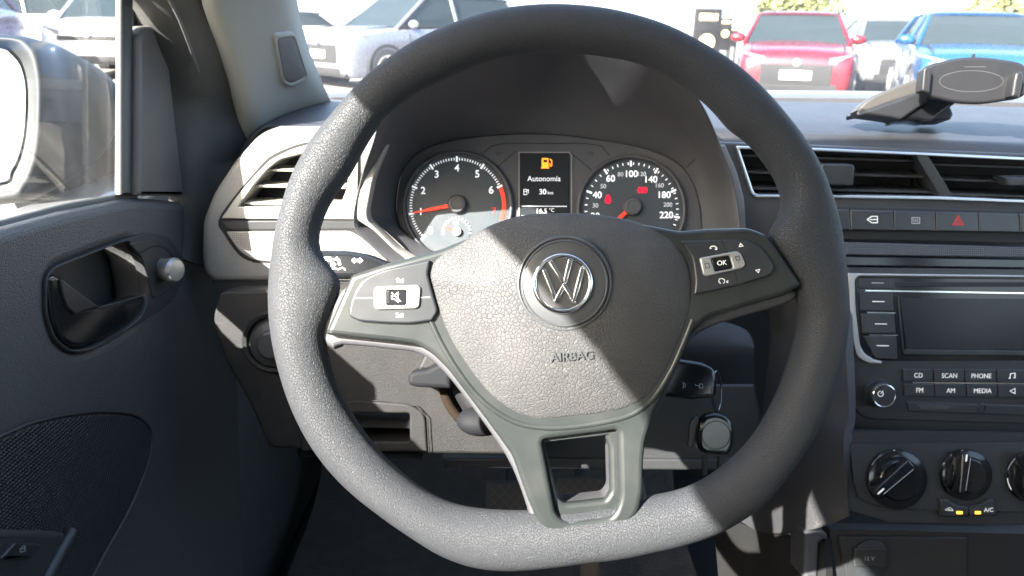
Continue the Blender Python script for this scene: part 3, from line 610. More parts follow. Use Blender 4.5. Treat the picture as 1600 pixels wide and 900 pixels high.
# climate panel
cl = empty('climate_panel', AP.w(1480, 750), 'black heater control panel with round rotary knobs and two lit amber keys', 'climate controls')
plate('panel_base', AP, rp([(1322,676),(1680,684),(1680,822),(1392,817),(1375,812),(1324,797)], [3,2,2,10,10,3], 4), -.02, -.002, .001, M['console'], cl)
plate('dark_strip', AP, [(1324,673),(1680,678),(1680,690),(1324,685)], -.01, -.0012, 0, M['black'], cl)  # plain black strip along the top of the heater panel
plate('inner_panel', AP, rp([(1328,692),(1680,690),(1680,803),(1386,797),(1342,779),(1334,755)], [4,2,2,14,6,10], 4), -.01, .001, .0012, M['console'], cl)
strokes('panel_edge', AP, [[(1680,690.5),(1332,692.5),(1329,696),(1335,755),(1343,779),(1368,788)]], 1.3, .0016, M['black'], cl)
def rotary(cx_, cy_, rpx, ang, mk):
    kk = AP.k(cx_, cy_); R_k = rpx*kk; o = AP.w(cx_, cy_, .001)
    kn = lathe('rotary_knob', o, AP.n, [(R_k,0),(R_k,.003),(R_k*.96,.0050),(R_k*.80,.0062),(R_k*.70,.0062),(R_k*.66,.0092),(R_k*.62,.0100),(0,.0102)], M['gloss'], cl, 56)
    a = math.radians(ang); d = V((math.cos(a), -math.sin(a))); nn = V((-d.y, d.x)); c = V((cx_, cy_))
    pts = [c-d*rpx*.80+nn*rpx*.15, c+d*rpx*.78+nn*rpx*.19, c+d*rpx*.78-nn*rpx*.19, c-d*rpx*.80-nn*rpx*.15]
    gr = plate('knob_grip', AP, rp(pts, rpx*.08), .006, .021, .0022, M['gloss'], kn)
    strokes('grip_edge', AP, [[c-d*rpx*.62+nn*rpx*.13, c+d*rpx*.66+nn*rpx*.16]], 1.1, .0214, M['greyprint'], gr)
    strokes('grip_mark', AP, [[c+d*rpx*mk*.78, c+d*rpx*mk*.50]], 2.6, .0214, M['white'], gr)
    strokes('dish_edge', AP, [[c-d*rpx*.45+nn*rpx*.45, c+d*rpx*.45+nn*rpx*.42]], 1.0, .0108, M['greyprint'], kn)
    return kn
def arc(cx_, cy_, r_, a0, a1, n_=14): return [(cx_+r_*math.cos(math.radians(a0+(a1-a0)*i/n_)), cy_-r_*math.sin(math.radians(a0+(a1-a0)*i/n_))) for i in range(n_+1)]
k1 = rotary(1399, 748, 47, 41, -1)
strokes('scale_arc', AP, [arc(1399,748,42,150,112)], 1.4, .0056, M['greyprint'], k1); strokes('scale_mark', AP, [arc(1399,748,42,92,92.1,1)+[(1397,703)]], 2.4, .0056, M['white'], k1)
strokes('scale_mark', AP, [arc(1399,748,42,72,66,3)], 1.6, .0056, M['white'], k1)
strokes('cold_arc', AP, [arc(1399,748,42,190,222)], 1.6, .0056, M['blueprint'], k1); strokes('hot_arc', AP, [arc(1399,748,42,-12,-40)], 1.6, .0056, M['redprint'], k1)
k2 = rotary(1507, 741, 40, 83, 1)
for s, x, y in (('0',1475,726),('1',1486,712),('2',1504,706),('3',1522,711),('4',1534,725)): text('numeral', s, AP, x, y, 5.2, .0056, M['white' if s == '4' else 'greyprint'], k2)
k3 = rotary(1611, 744, 41, 95, 1)
strokes('scale_arc', AP, [arc(1611,744,37,215,185)], 1.6, .0056, M['white'], k3); strokes('scale_arc', AP, [arc(1611,744,37,165,120)], 1.4, .0056, M['greyprint'], k3)
bb = plate('key_surround', AP, rp([(1467,778),(1480,777),(1494,787),(1512,790),(1532,787),(1546,778),(1558,779),(1559,807),(1470,808)], [4,4,6,6,6,4,4,4,4], 4), -.002, .0042, .001, M['black'], cl)
kl = plate('recirculation_key', AP, rp([(1470,781),(1479,780),(1493,790),(1512,793),(1513,806),(1472,806)], [3,3,4,1,1,3], 3), .001, .0060, .001, M['button'], cl)
kr = plate('cooling_key', AP, rp([(1515.5,793),(1532,790),(1546,781),(1556,782),(1556,805),(1515.5,806)], [1,4,3,3,3,1], 3), .001, .0060, .001, M['button'], cl)
plate('key_lamp', AP, rect(1495,799,1504.5,803.5,.8), .004, .0068, .0004, M['lampyellow'], kl)
plate('key_lamp', AP, rect(1524,799,1533,803.5,.8), .004, .0068, .0004, M['lampyellow'], kr)
text('lettering', 'A/C', AP, 1545, 797, 6.2, .0064, M['white'], kr)
strokes('key_symbol', AP, [[(1477,797),(1480,795),(1484,793),(1488,796),(1489,798),(1477,797)],[(1481,796.5),(1485,796.5)]], .9, .0064, M['white'], kl)
# lower console
lc = empty('centre_console', AP.w(1420, 870, -.05), 'dark lower centre console with capped power socket below the heater controls', 'console')
LCP = Pl(P(1400, 860, .80), V((0, -1, .3)))
plate('console_back', LCP, [(1296,826),(1700,836),(1700,1000),(1296,1000)], -.02, 0, .001, M['black'], lc)
plate('pocket_panel', LCP, rp([(1310,838),(1512,840),(1512,1000),(1342,1000)], 3), -.01, .004, .001, M['console'], lc)
plate('side_cheek', LCP, rp([(1255,829),(1296,836),(1280,850),(1278,905),(1256,905),(1257,850)], 4), -.03, .012, .004, M['dashsm'], lc)
sk = lathe('power_socket', LCP.w(1360,872,.004), LCP.n, [(.020,0),(.020,.003),(.016,.004),(0,.004)], M['button'], lc, 32)
cap = plate('socket_cap', LCP, rect(1334,856,1385,887,4), .004, .0095, .0015, M['console'], lc)
text('lettering', '12 V', LCP, 1358, 873, 6.0, .0099, M['greyprint'], cap)
# side of the centre stack, in the dark beside the wheel
g = [[(1170,400,.90),(1230,400,.86),(1290,415,.82),(1330,420,.79)],
     [(1215,500,.90),(1255,510,.85),(1295,520,.81),(1333,530,.775)],
     [(1208,600,.90),(1245,600,.85),(1290,620,.80),(1337,640,.765)],
     [(1190,720,.92),(1225,720,.86),(1285,720,.79),(1330,700,.755)],
     [(1150,800,.98),(1200,830,.90),(1265,830,.80),(1330,800,.765)]]
surf('stack_side', gp(g), M['dash'], db, nu=4, nv=4, thick=.01)
g = [[(1120,800,1.05),(1180,822,.94),(1240,836,.84),(1300,842,.80)],
     [(1130,860,1.02),(1190,870,.92),(1250,880,.83),(1300,880,.79)],
     [(1140,1000,.98),(1200,1000,.90),(1260,1000,.82),(1310,1000,.78)]]
surf('tunnel_side', gp(g), M['lower'], db, nu=4, nv=4, thick=.01)
# lower panel left of and behind the wheel
lpo = rp([(345,455),(640,448),(800,448),(815,560),(830,711),(672,709),(560,706),(420,700),(395,640),(350,560),(330,500)], [6,2,2,4,2,2,2,10,20,30,20], 4)
tray = rect(490,646,640,690,5)
plate('lower_panel', LD, [lpo, tray], -.05, .0, .003, M['lower'], db)
plate('knee_panel', LD, rp([(800,600),(1180,600),(1190,650),(1190,738),(830,728),(800,712)], 3), -.10, -.08, .004, M['console'], db)
plate('knee_ledge', LD, rp([(690,716),(1190,718),(1190,736),(694,731)], 2), -.10, -.075, .002, M['console'], db)
plate('tray_surround', LD, [rp([(470,624),(560,625),(640,632),(664,646),(668,706),(470,706)], [2,8,10,12,2,2], 4), tray], -.01, .004, .002, M['lower'], db)
strokes('tray_seam', LD, [[(520,623.5),(600,626.5),(650,634),(667,652),(670,706)]], 1.4, .0043, M['deep'], db)
M['traydark'] = mat('tray inside', (.02, .022, .025), .6)
bm = bmesh.new(); a = LD.w(484,640,-.06); b = LD.w(660,704,-.012)
box_bm(bm, V((a.x, min(a.y, b.y), b.z-.01)), V((b.x, max(a.y, b.y)+.05, a.z+.01)))
for f in [f for f in bm.faces if f.normal.y < -.5]: bm.faces.remove(f)
bmesh.ops.reverse_faces(bm, faces=bm.faces)
me = bpy.data.meshes.new('tray'); bm.to_mesh(me); bm.free(); fin('tray_box', me, M['traydark'], db)
# light switch
ls = empty('light_switch', LD.w(425, 535), 'round dark headlamp switch half hidden by the left of the steering wheel', 'switch')
kk = LD.k(425, 535)
lathe('switch_bezel', LD.w(428,534,.0), LD.n, [(50*kk,-.006),(50*kk,.001),(46*kk,.005),(41*kk,.004),(38*kk,-.001),(36*kk,-.002),(0,-.002)], M['lower'], ls, 56)
lathe('switch_knob', LD.w(430,536,-.001), LD.n, [(37*kk,-.004),(37*kk,.006),(34*kk,.008),(24*kk,.009),(22*kk,.014),(18*kk,.016),(0,.016)], M['console'], ls, 48)
# column lever, boot and knob
plate('adjuster_lever', Pl(P(660,590,.70), -F_), rp([(637,592),(640,583),(652,579),(668,577),(690,566),(705,570),(705,608),(648,605),(638,601)], 4), -.02, .01, .004, M['softblack'], cs)
plate('lever_arm', Pl(P(672,565,.71), -F_), rp([(651,578),(664,553),(690,545),(690,568),(668,579)], 4), -.01, .004, .003, M['lower'], cs)
tube('column_boot', [P(x, y, .725) for x, y in sm([(694,556),(690,590),(698,625),(716,652),(740,668)], 5, False)], .0045, M['leathercol'], cs, n=12)
surf('column_lower', gp([[(700,560,.72),(740,600,.70),(800,640,.70)],[(702,600,.72),(745,650,.70),(800,680,.70)],[(728,650,.73),(760,670,.72),(800,690,.72)]]), M['black'], cs)
bm = bmesh.new(); bmesh.ops.create_icosphere(bm, subdivisions=3, radius=.016, matrix=Matrix.Translation(P(752,658,.69)) @ Matrix.Diagonal((1.4,1,.8,1))); fbm('column_knob', bm, M['softblack'], cs, 80)
surf('column_top', gp([[(1040,505,.74),(1110,500,.74),(1165,515,.745),(1180,545,.75)],[(1040,545,.73),(1100,543,.73),(1150,543,.735),(1178,546,.745)],[(1040,600,.75),(1100,600,.75),(1150,600,.755),(1180,600,.765)]]), M['black'], cs)
# stalk
STP = Pl(P(560, 405, .64), -F_)
st = empty('indicator_stalk', STP.o, 'dark indicator stalk with white lamp and arrow symbols behind the left spoke', 'stalk')
plate('stalk_paddle', STP, rp([(470,396),(500,391),(545,391),(580,398),(608,410),(640,425),(640,436),(560,436),(500,436),(470,430)], [4,8,10,10,8,2,2,3,3,4], 4), -.016, .0, .005, M['gloss'], st)
def lamp(cx_, cy_, s=1): return [[(cx_-2*s,cy_-3*s),(cx_+1*s,cy_-3*s),(cx_+4*s,cy_),(cx_+1*s,cy_+3*s),(cx_-2*s,cy_+3*s),(cx_-2*s,cy_-3*s)]]
strokes('stalk_symbol', STP, lamp(515,405), 1.6, .0004, M['white'], st)
strokes('stalk_symbol', STP, lamp(520,413), 1.6, .0004, M['white'], st)
for y in (403, 406, 408): pass
strokes('stalk_symbol', STP, [[(506,402.5),(511,402.5)],[(506,405.5),(511,405.5)]], 1.6, .0004, M['white'], st)
plate('stalk_symbol', STP, [(521,406),(526,401),(531,406),(533,414),(529,414),(527,407)], 0, .0006, 0, M['white'], st)
strokes('stalk_symbol', STP, [[(516,421),(523,419),(528,421),(535,418),(540,422)]], 1.5, .0004, M['white'], st)
plate('stalk_symbol', STP, [(549,407),(554,402.5),(554,405),(562,405),(562,402.5),(567,407),(562,411.5),(562,409),(554,409),(554,411.5)], 0, .0006, 0, M['white'], st)
# ------------------------------------------------------------------ instrument cluster
ic = empty('instrument_cluster', CP.o, 'instrument cluster with rev counter, speedometer and fuel range display behind the wheel', 'instrument cluster')
facepts = sm(inn, 4)
plate('cluster_face', CP, facepts, -.012, .0, .001, M['dashsm'], ic)
kc = CP.k(855, 310)
def pol(c, r_, a): return (c[0]+r_*math.cos(math.radians(a)), c[1]-r_*math.sin(math.radians(a)))
def gauge(name, c, Rr, ticks, a_of, nums, minor, Rn, bez, h):
    gg = plate(name, CP, circ(c[0], c[1], Rr+5, 72), -.004, .0012, .0006, M['dial'], ic)
    for s, (r1, r2, m_) in enumerate(((Rr+10, Rr+4.5, 'dashsm'), (66, 50, 'dialring'))):
        mm = plate('gauge_bezel' if s == 0 else 'dial_ring', CP, [circ(c[0], c[1], r1, 72), circ(c[0], c[1], r2, 72)], -.003, (.007, .0015)[s], (.0022, 0)[s], M[m_], gg)
    for i, v in enumerate(ticks[0]):
        a = a_of(v)
        strokes('tick_mark', CP, [[pol(c, Rr-9, a), pol(c, Rr, a)]], 3.0, .0019, M['dialwhite'], gg)
    bm = bmesh.new()
    for v in ticks[1]:
        a = a_of(v); strokes_bm(bm, CP, [[pol(c, Rr-6.5, a), pol(c, Rr-2.5, a)]], 1.4, .0018)
    fbm('minor_ticks', bm, M['dialwhite'], gg)
    for v in nums: text('numeral', str(v), CP, *pol(c, Rn-(3 if v >= 100 else 0), a_of(v)), h, .0018, M['dialwhite'] if v != 7 or Rr < 76 else M['redprint'], gg, bold=.00012)
    for v in minor: text('numeral', str(v), CP, *pol(c, Rn-1, a_of(v)), h*.66, .0018, M['dialdim'], gg, bold=.00005)
    return gg
tc_ = (714.5, 321); ta = lambda v: 90.5-(v-4)*33.2
tg = gauge('rev_counter', tc_, 77, ([0,1,2,3,4,5,6], [v/10 for v in range(0, 60) if v % 10]), ta, [0,1,2,3,4,5,6,7], [], 58, None, 11)
plate('red_zone', CP, arc(tc_[0],tc_[1],76,ta(6)-2,ta(7.25),20)+arc(tc_[0],tc_[1],70,ta(7.25),ta(6)-2,20), .0012, .0018, 0, M['needle'], tg)
def needle(gg, c, a, L, w_):
    d = V(pol((0,0), 1, a)); nn = V((-d.y, d.x)); c = V(c)
    plate('needle', CP, [c-d*4+nn*w_, c+d*L*.6+nn*w_*.8, c+d*L+nn*.5, c+d*L-nn*.5, c+d*L*.6-nn*w_*.8, c-d*4-nn*w_], .0042, .0056, .0003, M['needle'], gg)
    lathe('needle_hub', CP.w(c.x, c.y, .002), CP.n, [(.0098,0),(.0098,.004),(.0085,.0062),(.0065,.0066),(.006,.0058),(0,.0056)], M['dashsm'], gg, 32)
needle(tg, (714.5, 319), 191, 73, 3.2)
sc_c = (987, 327); sa = lambda v: 90.5-(v-100)*.8425 if v >= 40 else 90.5+60*.8425+(40-v)*1.6
sa = lambda v: 90.8-(v-100)*.842
tk = [20,60,100,140,180,220]
def sa(v):
    if v >= 60: return 91-(v-100)*.84
    return 124.6+(60-v)*1.66
sg = gauge('speedometer', sc_c, 76, ([0,20,40,60,100,140,180,220], [v for v in range(5,60,5) if v not in (20,40)]+[v for v in range(64,236,8) if (v-60) % 40]), sa, [20,40,60,100,140,180,220], [30,50,80,120,160,200], 58, None, 10)
needle(sg, (987.5, 323), 222, 70, 3.2)
# fuel gauge inside the rev counter
fu = plate('fuel_gauge', CP, circ(713, 362, 22, 40), .001, .0021, .0004, M['dial'], tg)
bm = bmesh.new()
for i in range(15):
    a = 190-i*14; strokes_bm(bm, CP, [[pol((713,362), 19, a), pol((713,362), 23, a)]], 1.3, .0027)
fbm('fuel_ticks', bm, M['dialwhite'], fu)
text('fuel_mark', '1/2', CP, 712, 349, 5, .0026, M['dialwhite'], fu)
lathe('needle_hub', CP.w(714,362,.002), CP.n, [(.0048,0),(.0045,.004),(0,.0045)], M['silver'], fu, 24)
plate('needle', CP, [(713,360),(696,353),(695,355),(712,365)], .0032, .0040, 0, M['needle'], fu)
# warning lamps
wl = plate('warning_lamp', CP, rp([(950,303),(954,308),(955,315),(952,318),(948,318),(945,315),(946,308)], 2), .001, .0020, 0, M['lampred'], sg)
plate('warning_lamp', CP, circ(1004, 297, 5.2, 20, 4.6), .001, .0020, 0, M['lampred'], sg)
strokes('lamp_outline', CP, [[(998.5,292),(997,297),(998.5,302)],[(1009.5,292),(1011,297),(1009.5,302)]], 1.4, .0021, M['lampred'], sg)
strokes('lamp_mark', CP, [[(1004,294),(1004,298)],[(1004,299.4),(1004,300.4)]], 1.0, .0024, M['dial'], sg)
# display
ds = plate('display', CP, rect(812,239,889,352,2), -.001, .0022, .0004, M['screen'], ic)
strokes('display_edge', CP, [[(811,352),(811,238),(889.5,238),(893,243),(893,352)]], 1.6, .0030, M['surr_shade'], ic)
M['disptext'] = mat('display text', (.6, .62, .65), .5, emit=.07, ecol=(.85, .9, 1))
text('display_text', 'Autonomía', CP, 850, 279.5, 8.2, .0024, M['disptext'], ds, sx=.98)
text('display_text', '30', CP, 848, 300, 8, .0024, M['disptext'], ds, bold=.0001); text('display_text', 'km', CP, 860, 301.5, 5, .0024, M['disptext'], ds)
text('display_text', '16.5', CP, 846, 330, 7.4, .0024, M['disptext'], ds); text('display_text', '°C', CP, 862, 328.5, 5.5, .0024, M['disptext'], ds)
strokes('display_line', CP, [[(815,322),(886,322.5)]], 1.0, .0024, M['disptext'], ds)
strokes('display_line', CP, [[(815,337),(886,337.5)]], 1.0, .0024, M['disptext'], ds)
strokes('display_text', CP, [[(818.5,296),(823,296),(823,304),(818.5,304),(818.5,296)],[(819,299),(823,299)],[(823,298),(825.5,296.5),(825.5,302)]], 1.0, .0024, M['disptext'], ds)
strokes('fuel_lamp', CP, [[(859,248),(862,251),(862,259),(859.5,259.5),(859,255)]], 1.5, .0024, M['lamporange'], ds)
plate('fuel_lamp', CP, [rp([(846.5,247),(857,247),(857,262),(846.5,262)], 1), [(849,249.5),(849,253.5),(855,253.5),(855,249.5)]], .0021, .0027, 0, M['lamporange'], ds)
strokes('fuel_lamp', CP, [[(845,262.3),(858.5,262.3)]], 1.6, .0028, M['lamporange'], ds)
M['arrowdark'] = mat('unlit arrow', (.025, .027, .03), .5)
plate('turn_arrow', CP, [(774,240),(780,235),(780,238),(788,238),(788,241),(780,241),(780,244)], 0, .0008, 0, M['arrowdark'], ic)
plate('turn_arrow', CP, [(929,240),(923,235),(923,238),(916,238),(916,241),(923,241),(923,244)], 0, .0008, 0, M['arrowdark'], ic)
strokes('face_seam', CP, [[(751,243),(768,228),(790,224),(915,224),(940,228),(952,243)],[(776,262),(806,236)],[(893,240),(925,266)]], 1.3, .0006, M['deep'], ic)
# ------------------------------------------------------------------ key, ring and fob
KP = Pl(P(1085, 590, .63), -F_)
ky = empty('ignition_key', KP.o, 'black flip key with faint white symbols in the ignition right of the column', 'key')
plate('key_head', KP, rp([(1020,562),(1060,561),(1100,567),(1117,576),(1122,590),(1120,622),(1080,625),(1020,618)], [3,4,10,10,8,8,4,3], 4), -.012, .0, .004, M['gloss'], ky)
strokes('key_symbol', KP, [[(1066,597),(1069,600),(1067,602),(1069,604),(1066,607),(1071,604),(1071,600),(1066,597)]], .9, .0004, M['greyprint'], ky)
strokes('key_symbol', KP, [[(1093,600),(1098,600),(1098,606),(1093,606),(1093,600)],[(1093,603),(1087,602),(1086,600)]], .9, .0004, M['greyprint'], ky)
tube('key_blade', [KP.w(1030,595,-.008), P(1020, 592, .72)], .006, M['black'], ky, n=10)
fo = empty('key_fob', P(1118, 680, .66), 'round-topped black fob hanging from a bright ring below the ignition key', 'key fob')
M['ringmetal'] = mat('split ring', (.16, .16, .17), .25, metal=1)
ring = tube('split_ring', [P(1120+7*math.cos(a), 611-32*math.sin(a), .64+.010*math.cos(a)) for a in [2*math.pi*i/32 for i in range(32)]],   .0008, M['ringmetal'], fo, n=8, closed=True)
FP = Pl(P(1118, 680, .655), -F_)
plate('fob_body', FP, rp([(1090,668),(1098,650),(1119,644),(1140,652),(1149,672),(1148,696),(1140,712),(1100,710),(1090,700)], [10,12,12,12,12,12,6,6,8], 4), -.012, .0, .004, M['gloss'], fo)
strokes('fob_groove', FP, [[p for p in circ(1119, 680, 22, 24)]+[circ(1119,680,22,24)[0]]], 1.2, .0003, M['console'], fo)
tube('strap', [FP.w(1101,712,-.006), FP.w(1101,742,-.006)], .0022, M['black'], fo, n=8)
tube('strap', [FP.w(1124,712,-.006), FP.w(1124,742,-.006)], .0022, M['black'], fo, n=8)
plate('spare_key', FP, rp([(1078,660),(1086,650),(1094,654),(1082,700),(1075,698)], 3), -.010, -.006, .001, M['console'], fo)
# ------------------------------------------------------------------ phone holder on the dash
HP = Pl(P(1500, 128, .80), V((-.12, -1, .22)))
ph = empty('phone_holder', P(1420, 180, .86), 'black clamp-style phone holder with oval cradle standing on the dash top', 'phone holder')
M['holder'] = mat('holder plastic', (.020, .021, .024), .42, grain='noise', gs=600, gb=.08)
cr_ = sm([(1446,148),(1443,125),(1446,105),(1470,96),(1500,90),(1530,88.5),(1565,92),(1600,100),(1612,125),(1600,150),(1565,158),(1530,162),(1495,160),(1465,154)], 4)
plate('cradle', HP, cr_, -.010, .0, .003, M['holder'], ph)
strokes('cradle_groove', HP, [circ(1518,127,50,40,16.5)+[circ(1518,127,50,40,16.5)[0]]], 1.3, .0004, M['frame'], ph)
strokes('cradle_slit', HP, [[(1506,104.5),(1540,104.5)]], 1.4, .0004, M['frame'], ph)
plate('cradle_jaw', HP, rp([(1443,108),(1449,103),(1457,106),(1453,146),(1440,142)], 3), -.006, .012, .002, M['holder'], ph)
plate('cradle_jaw', HP, rp([(1587,113),(1597,110),(1601,120),(1594,154),(1580,151),(1584,125)], 3), -.006, .014, .003, M['holder'], ph)
plate('cradle_pin', HP, rect(1520,84,1524,90,1), -.007, -.004, .0003, M['holder'], ph)
H2 = Pl(P(1400, 165, .85), V((-.05, -1, .3)))
M['holder_lit'] = mat('holder plastic painted lit', (.06, .058, .054), .5)  # paler copy of the holder plastic, light on the clip put into colour
plate('clip_top', H2, rp([(1338,173),(1352,158),(1366,149),(1400,134),(1440,120),(1456,118),(1470,150),(1440,146),(1400,158),(1356,174)], 3), -.012, .012, .003, M['holder_lit'], ph)
plate('clip_side', H2, rp([(1337,176),(1352,173),(1400,156),(1440,141),(1462,150),(1430,172),(1408,187),(1396,184),(1360,179)], 3), -.01, .022, .003, M['holder'], ph)
plate('clip_arm', H2, rp([(1402,187),(1420,172),(1452,152),(1500,156),(1482,170),(1456,189),(1436,186)], 3), -.02, .016, .003, M['gloss'], ph)
plate('clip_foot', H2, rp([(1452,180),(1470,166),(1486,165),(1491,178),(1486,187),(1460,188)], 3), -.035, .0, .003, M['holder'], ph)
# ------------------------------------------------------------------ driver door
DX = -.335
DP = Pl(V((DX, .6, 1.0)), V((1, 0, 0)), V((0, 1, 0)))
dr = empty('driver_door', V((DX, .3, .45)), 'dark grey grained driver door with window, pull handle, lock pin and speaker grille', 'car door')
ho = rp([(75,435),(87,420),(187,380),(205,376),(222,402),(231,440),(232,468),(222,494),(190,520),(142,545),(112,548),(88,528),(75,490)], [8,12,12,10,12,12,12,12,12,14,12,12,14], 4)
panel = rp([(-90,382),(0,358),(100,331),(210,309),(262,312),(330,322),(352,400),(372,520),(385,1000),(-90,1400)], [2,2,2,4,4,6,10,10,2,2], 4)
plate('trim_panel', DP, [panel, ho], -.035, .0, .009, M['door'], dr, 60)
plate('handle_bowl', DP, sm([(60,440),(85,410),(190,370),(240,400),(245,480),(150,560),(90,550),(60,490)], 3), -.036, -.034, 0, M['doorlow'], dr)
bz = rp([(72,436),(84,417),(187,377),(233,362),(264,369),(285,397),(289,433),(270,472),(232,498),(142,549),(110,552),(85,531),(72,490)], [8,12,8,10,12,14,14,14,10,14,12,12,14], 4)
plate('handle_bezel', DP, [bz, ho], -.006, .0025, .0012, M['doorlow'], dr)
hd = plate('door_handle', DP, rp([(76,434),(84,428),(93,429),(128,458),(160,478),(205,466),(229,461),(230,478),(215,500),(165,532),(120,546),(98,535),(84,505)], [5,5,5,4,6,4,3,6,8,10,10,8,8], 4), -.018, -.001, .004, M['gloss'], dr)
plate('handle_facet', DP, rp([(95,436),(101,438),(132,462),(157,480),(118,492),(105,480),(97,455)], 3), -.004, .0008, .0015, M['holder'], hd)
strokes('handle_edge', DP, [[(116,491),(160,479),(226,461)]], 1.6, .0002, M['frame'], hd)
plate('lock_plate', DP, rp([(202,381),(238,370),(262,380),(277,405),(278,432),(262,458),(240,468),(234,440),(222,402)], [4,10,10,10,12,12,6,8,8], 4), .001, .0038, .0012, M['doorlow'], dr)
strokes('lock_groove', DP, [sm([(218,396),(240,385),(258,388),(270,402)], 4, False)], 3, .0040, M['deep'], dr)
kd = DP.k(255, 420)
o_ = DP.w(250, 419, .002); ax = (DP.n*1.0+V((0, -.35, 0))).normalized()
lathe('lock_pin', o_, ax, [(.0095,-.004),(.0095,.008),(.0105,.009),(.0118,.014),(.0118,.017),(.0098,.020),(0,.021)], M['silver'], dr, 32)
spk = sm([(-40,700),(0,684),(60,660),(140,646),(205,649),(236,672),(236,715),(205,790),(165,860),(130,930),(60,1010),(-60,1010)], 5)
plate('speaker_grille', DP, spk, -.01, .004, .003, M['mesh'], dr)
tube('speaker_edge', [DP.w(p.x, p.y, .003) for p in sm([(236,690),(230,725),(205,790),(165,862),(130,930)], 5, False)], .0016, M['door'], dr, n=8)
tube('speaker_edge', [DP.w(p.x, p.y, .003) for p in sm([(-40,698),(0,682),(60,658),(140,644),(205,647),(232,666),(236,690)], 5, False)], .0016, M['doorlow'], dr, n=8)
ar = plate('armrest', DP, rp([(-60,826),(60,828),(100,830),(112,834),(108,850),(60,1010),(-60,1010)], [2,4,4,5,5,2,2], 4), -.01, .022, .005, M['doorlow'], dr)
tube('armrest_edge', [DP.w(*p, .022) for p in [(112,832),(92,866),(60,925),(20,1000)]], .0055, M['console'], ar, n=12)
lk = plate('lock_switch', DP, rp([(24,848),(60,849),(66,852),(50,872),(2,873)], 3), .02, .0275, .0015, M['button'], ar)
strokes('lock_symbol', DP, [[(31,858),(38,856),(40,860),(33,863),(31,858)],[(33,857),(35,853),(39,853),(39,857)]], .8, .0278, M['greyprint'], lk)
box('trim_panel_rear', V((-.372, -.55, .35)), V((-.3365, .434, 1.058)), M['door'], dr, .008)
# window parts
tube('belt_seal', [DP.w(x, y, -.012) for x, y in ((-90,376),(0,353),(100,326),(209,305))], .0042, M['rubber'], dr, n=10)
plate('window_channel', DP, rp([(190,-90),(208,-90),(208,305),(190,305)], 1), -.010, -.004, .002, M['frame'], dr)
plate('window_channel_gap', DP, rp([(208,-90),(219,-90),(219,306),(208,308)], 1), -.016, -.010, .001, M['black'], dr)
plate('corner_trim', DP, rp([(217,306),(219,58),(226,42),(240,40),(258,50),(266,110),(276,200),(288,306)], [3,6,6,6,8,10,10,3], 4), -.02, .003, .004, M['trimtri'], dr, 60)
bm = bmesh.new(); box_bm(bm, V((-.3565, -.42, 1.035)), V((-.3530, .69, 1.418))); fbm('window_glass', bm, M['sideglass'], dr)
bm = bmesh.new(); surf_bm(bm, [[V((x, y, z+dz)) for x, dz in ((-.372, 0), (-.330, 0), (-.330, .09), (-.372, .09))] for y, z in ((.36, 1.412), (.10, 1.412), (.02, 1.421), (-.04, 1.417), (-.11, 1.387), (-.44, 1.36))], 1, 1, True, False)  # unseen rail, heights shaped to place its shadow edge on the wheel
fbm('window_frame_top', bm, M['rubber'], dr)
# ------------------------------------------------------------------ cabin shell
cb = empty('car_cabin', V((.3, 0, .3)), 'car cabin shell with windscreen and light grey pillar trim holding a small tweeter', 'car body')
g = [[(186,-40,.66),(250,-40,.66),(318,-40,.68)],[(210,0,.69),(262,0,.685),(326,0,.71)],[(222,60,.71),(290,60,.72),(346,60,.75)],[(245,120,.74),(310,120,.76),(366,120,.80)],[(255,180,.76),(318,185,.79),(379,185,.84)],[(264,310,.78),(322,325,.80),(392,330,.88)],[(272,400,.78),(330,420,.81),(400,420,.9)]]
def toroof(wr, g_):
    g_ = gp(g_); f0 = g_[0]
    return [wr] + [[a.lerp(b, t) for a, b in zip(wr, f0)] for t in (.33, .66, .9)] + g_
surf('pillar_seal', toroof([V((-.350,.27,1.42)),V((-.345,.31,1.43)),V((-.335,.34,1.43))], g), M['rubber'], cb, nu=4, nv=4, thick=.006)
tube('seal_bead', [P(x, y, d-.004) for x, y, d in ((262,-5,.665),(280,30,.68),(296,70,.705),(310,112,.742))], .0016, M['frame'], cb, n=8)
g = [[(322,-40,.67),(338,-40,.668),(385,-40,.70),(430,-40,.74),(446,-40,.79)],[(326,0,.70),(340,0,.698),(390,0,.73),(436,0,.77),(452,0,.82)],[(346,60,.745),(360,60,.743),(410,60,.78),(450,60,.82),(466,60,.87)],[(366,120,.79),(378,120,.788),(425,118,.83),(468,112,.87),(484,108,.92)],[(379,185,.835),(392,182,.833),(436,165,.88),(478,145,.93),(500,140,.98)],[(384,245,.87),(398,222,.88),(436,185,.94),(480,168,.99),(512,155,1.02)]]
pt = surf('pillar_trim', toroof([V((-.337,.30,1.43)),V((-.333,.31,1.43)),V((-.31,.34,1.43)),V((-.285,.40,1.44)),V((-.28,.43,1.44))], g), M['pillar'], cb, nu=5, nv=5, thick=.008)
from mathutils.bvhtree import BVHTree
bt = bmesh.new(); bt.from_mesh(pt.data); bt.transform(Matrix.Translation(BASE[cb.name])); bvh = BVHTree.FromBMesh(bt)
def onto(px, py, lift):
    d = (P(px, py, 1)-C0).normalized(); h = bvh.ray_cast(C0, d)
    nn = h[1]; nn = nn if nn.dot(d) < 0 else -nn
    return h[0]+nn*lift
to = rp([(429,58),(456,55),(477,119),(452,130),(441,122)], [7,6,8,7,6], 5); tcn = V((453, 92))
def tring(k, lift): return [onto(*(tcn+(q-tcn)*k), lift) for q in to]
surf('tweeter_bezel', [tring(1.22,-.001), tring(1.16,.002), tring(1.08,.0032), tring(1.0,.0028), tring(.97,0)], M['pillar'], cb, nu=1, nv=2, cu=True)
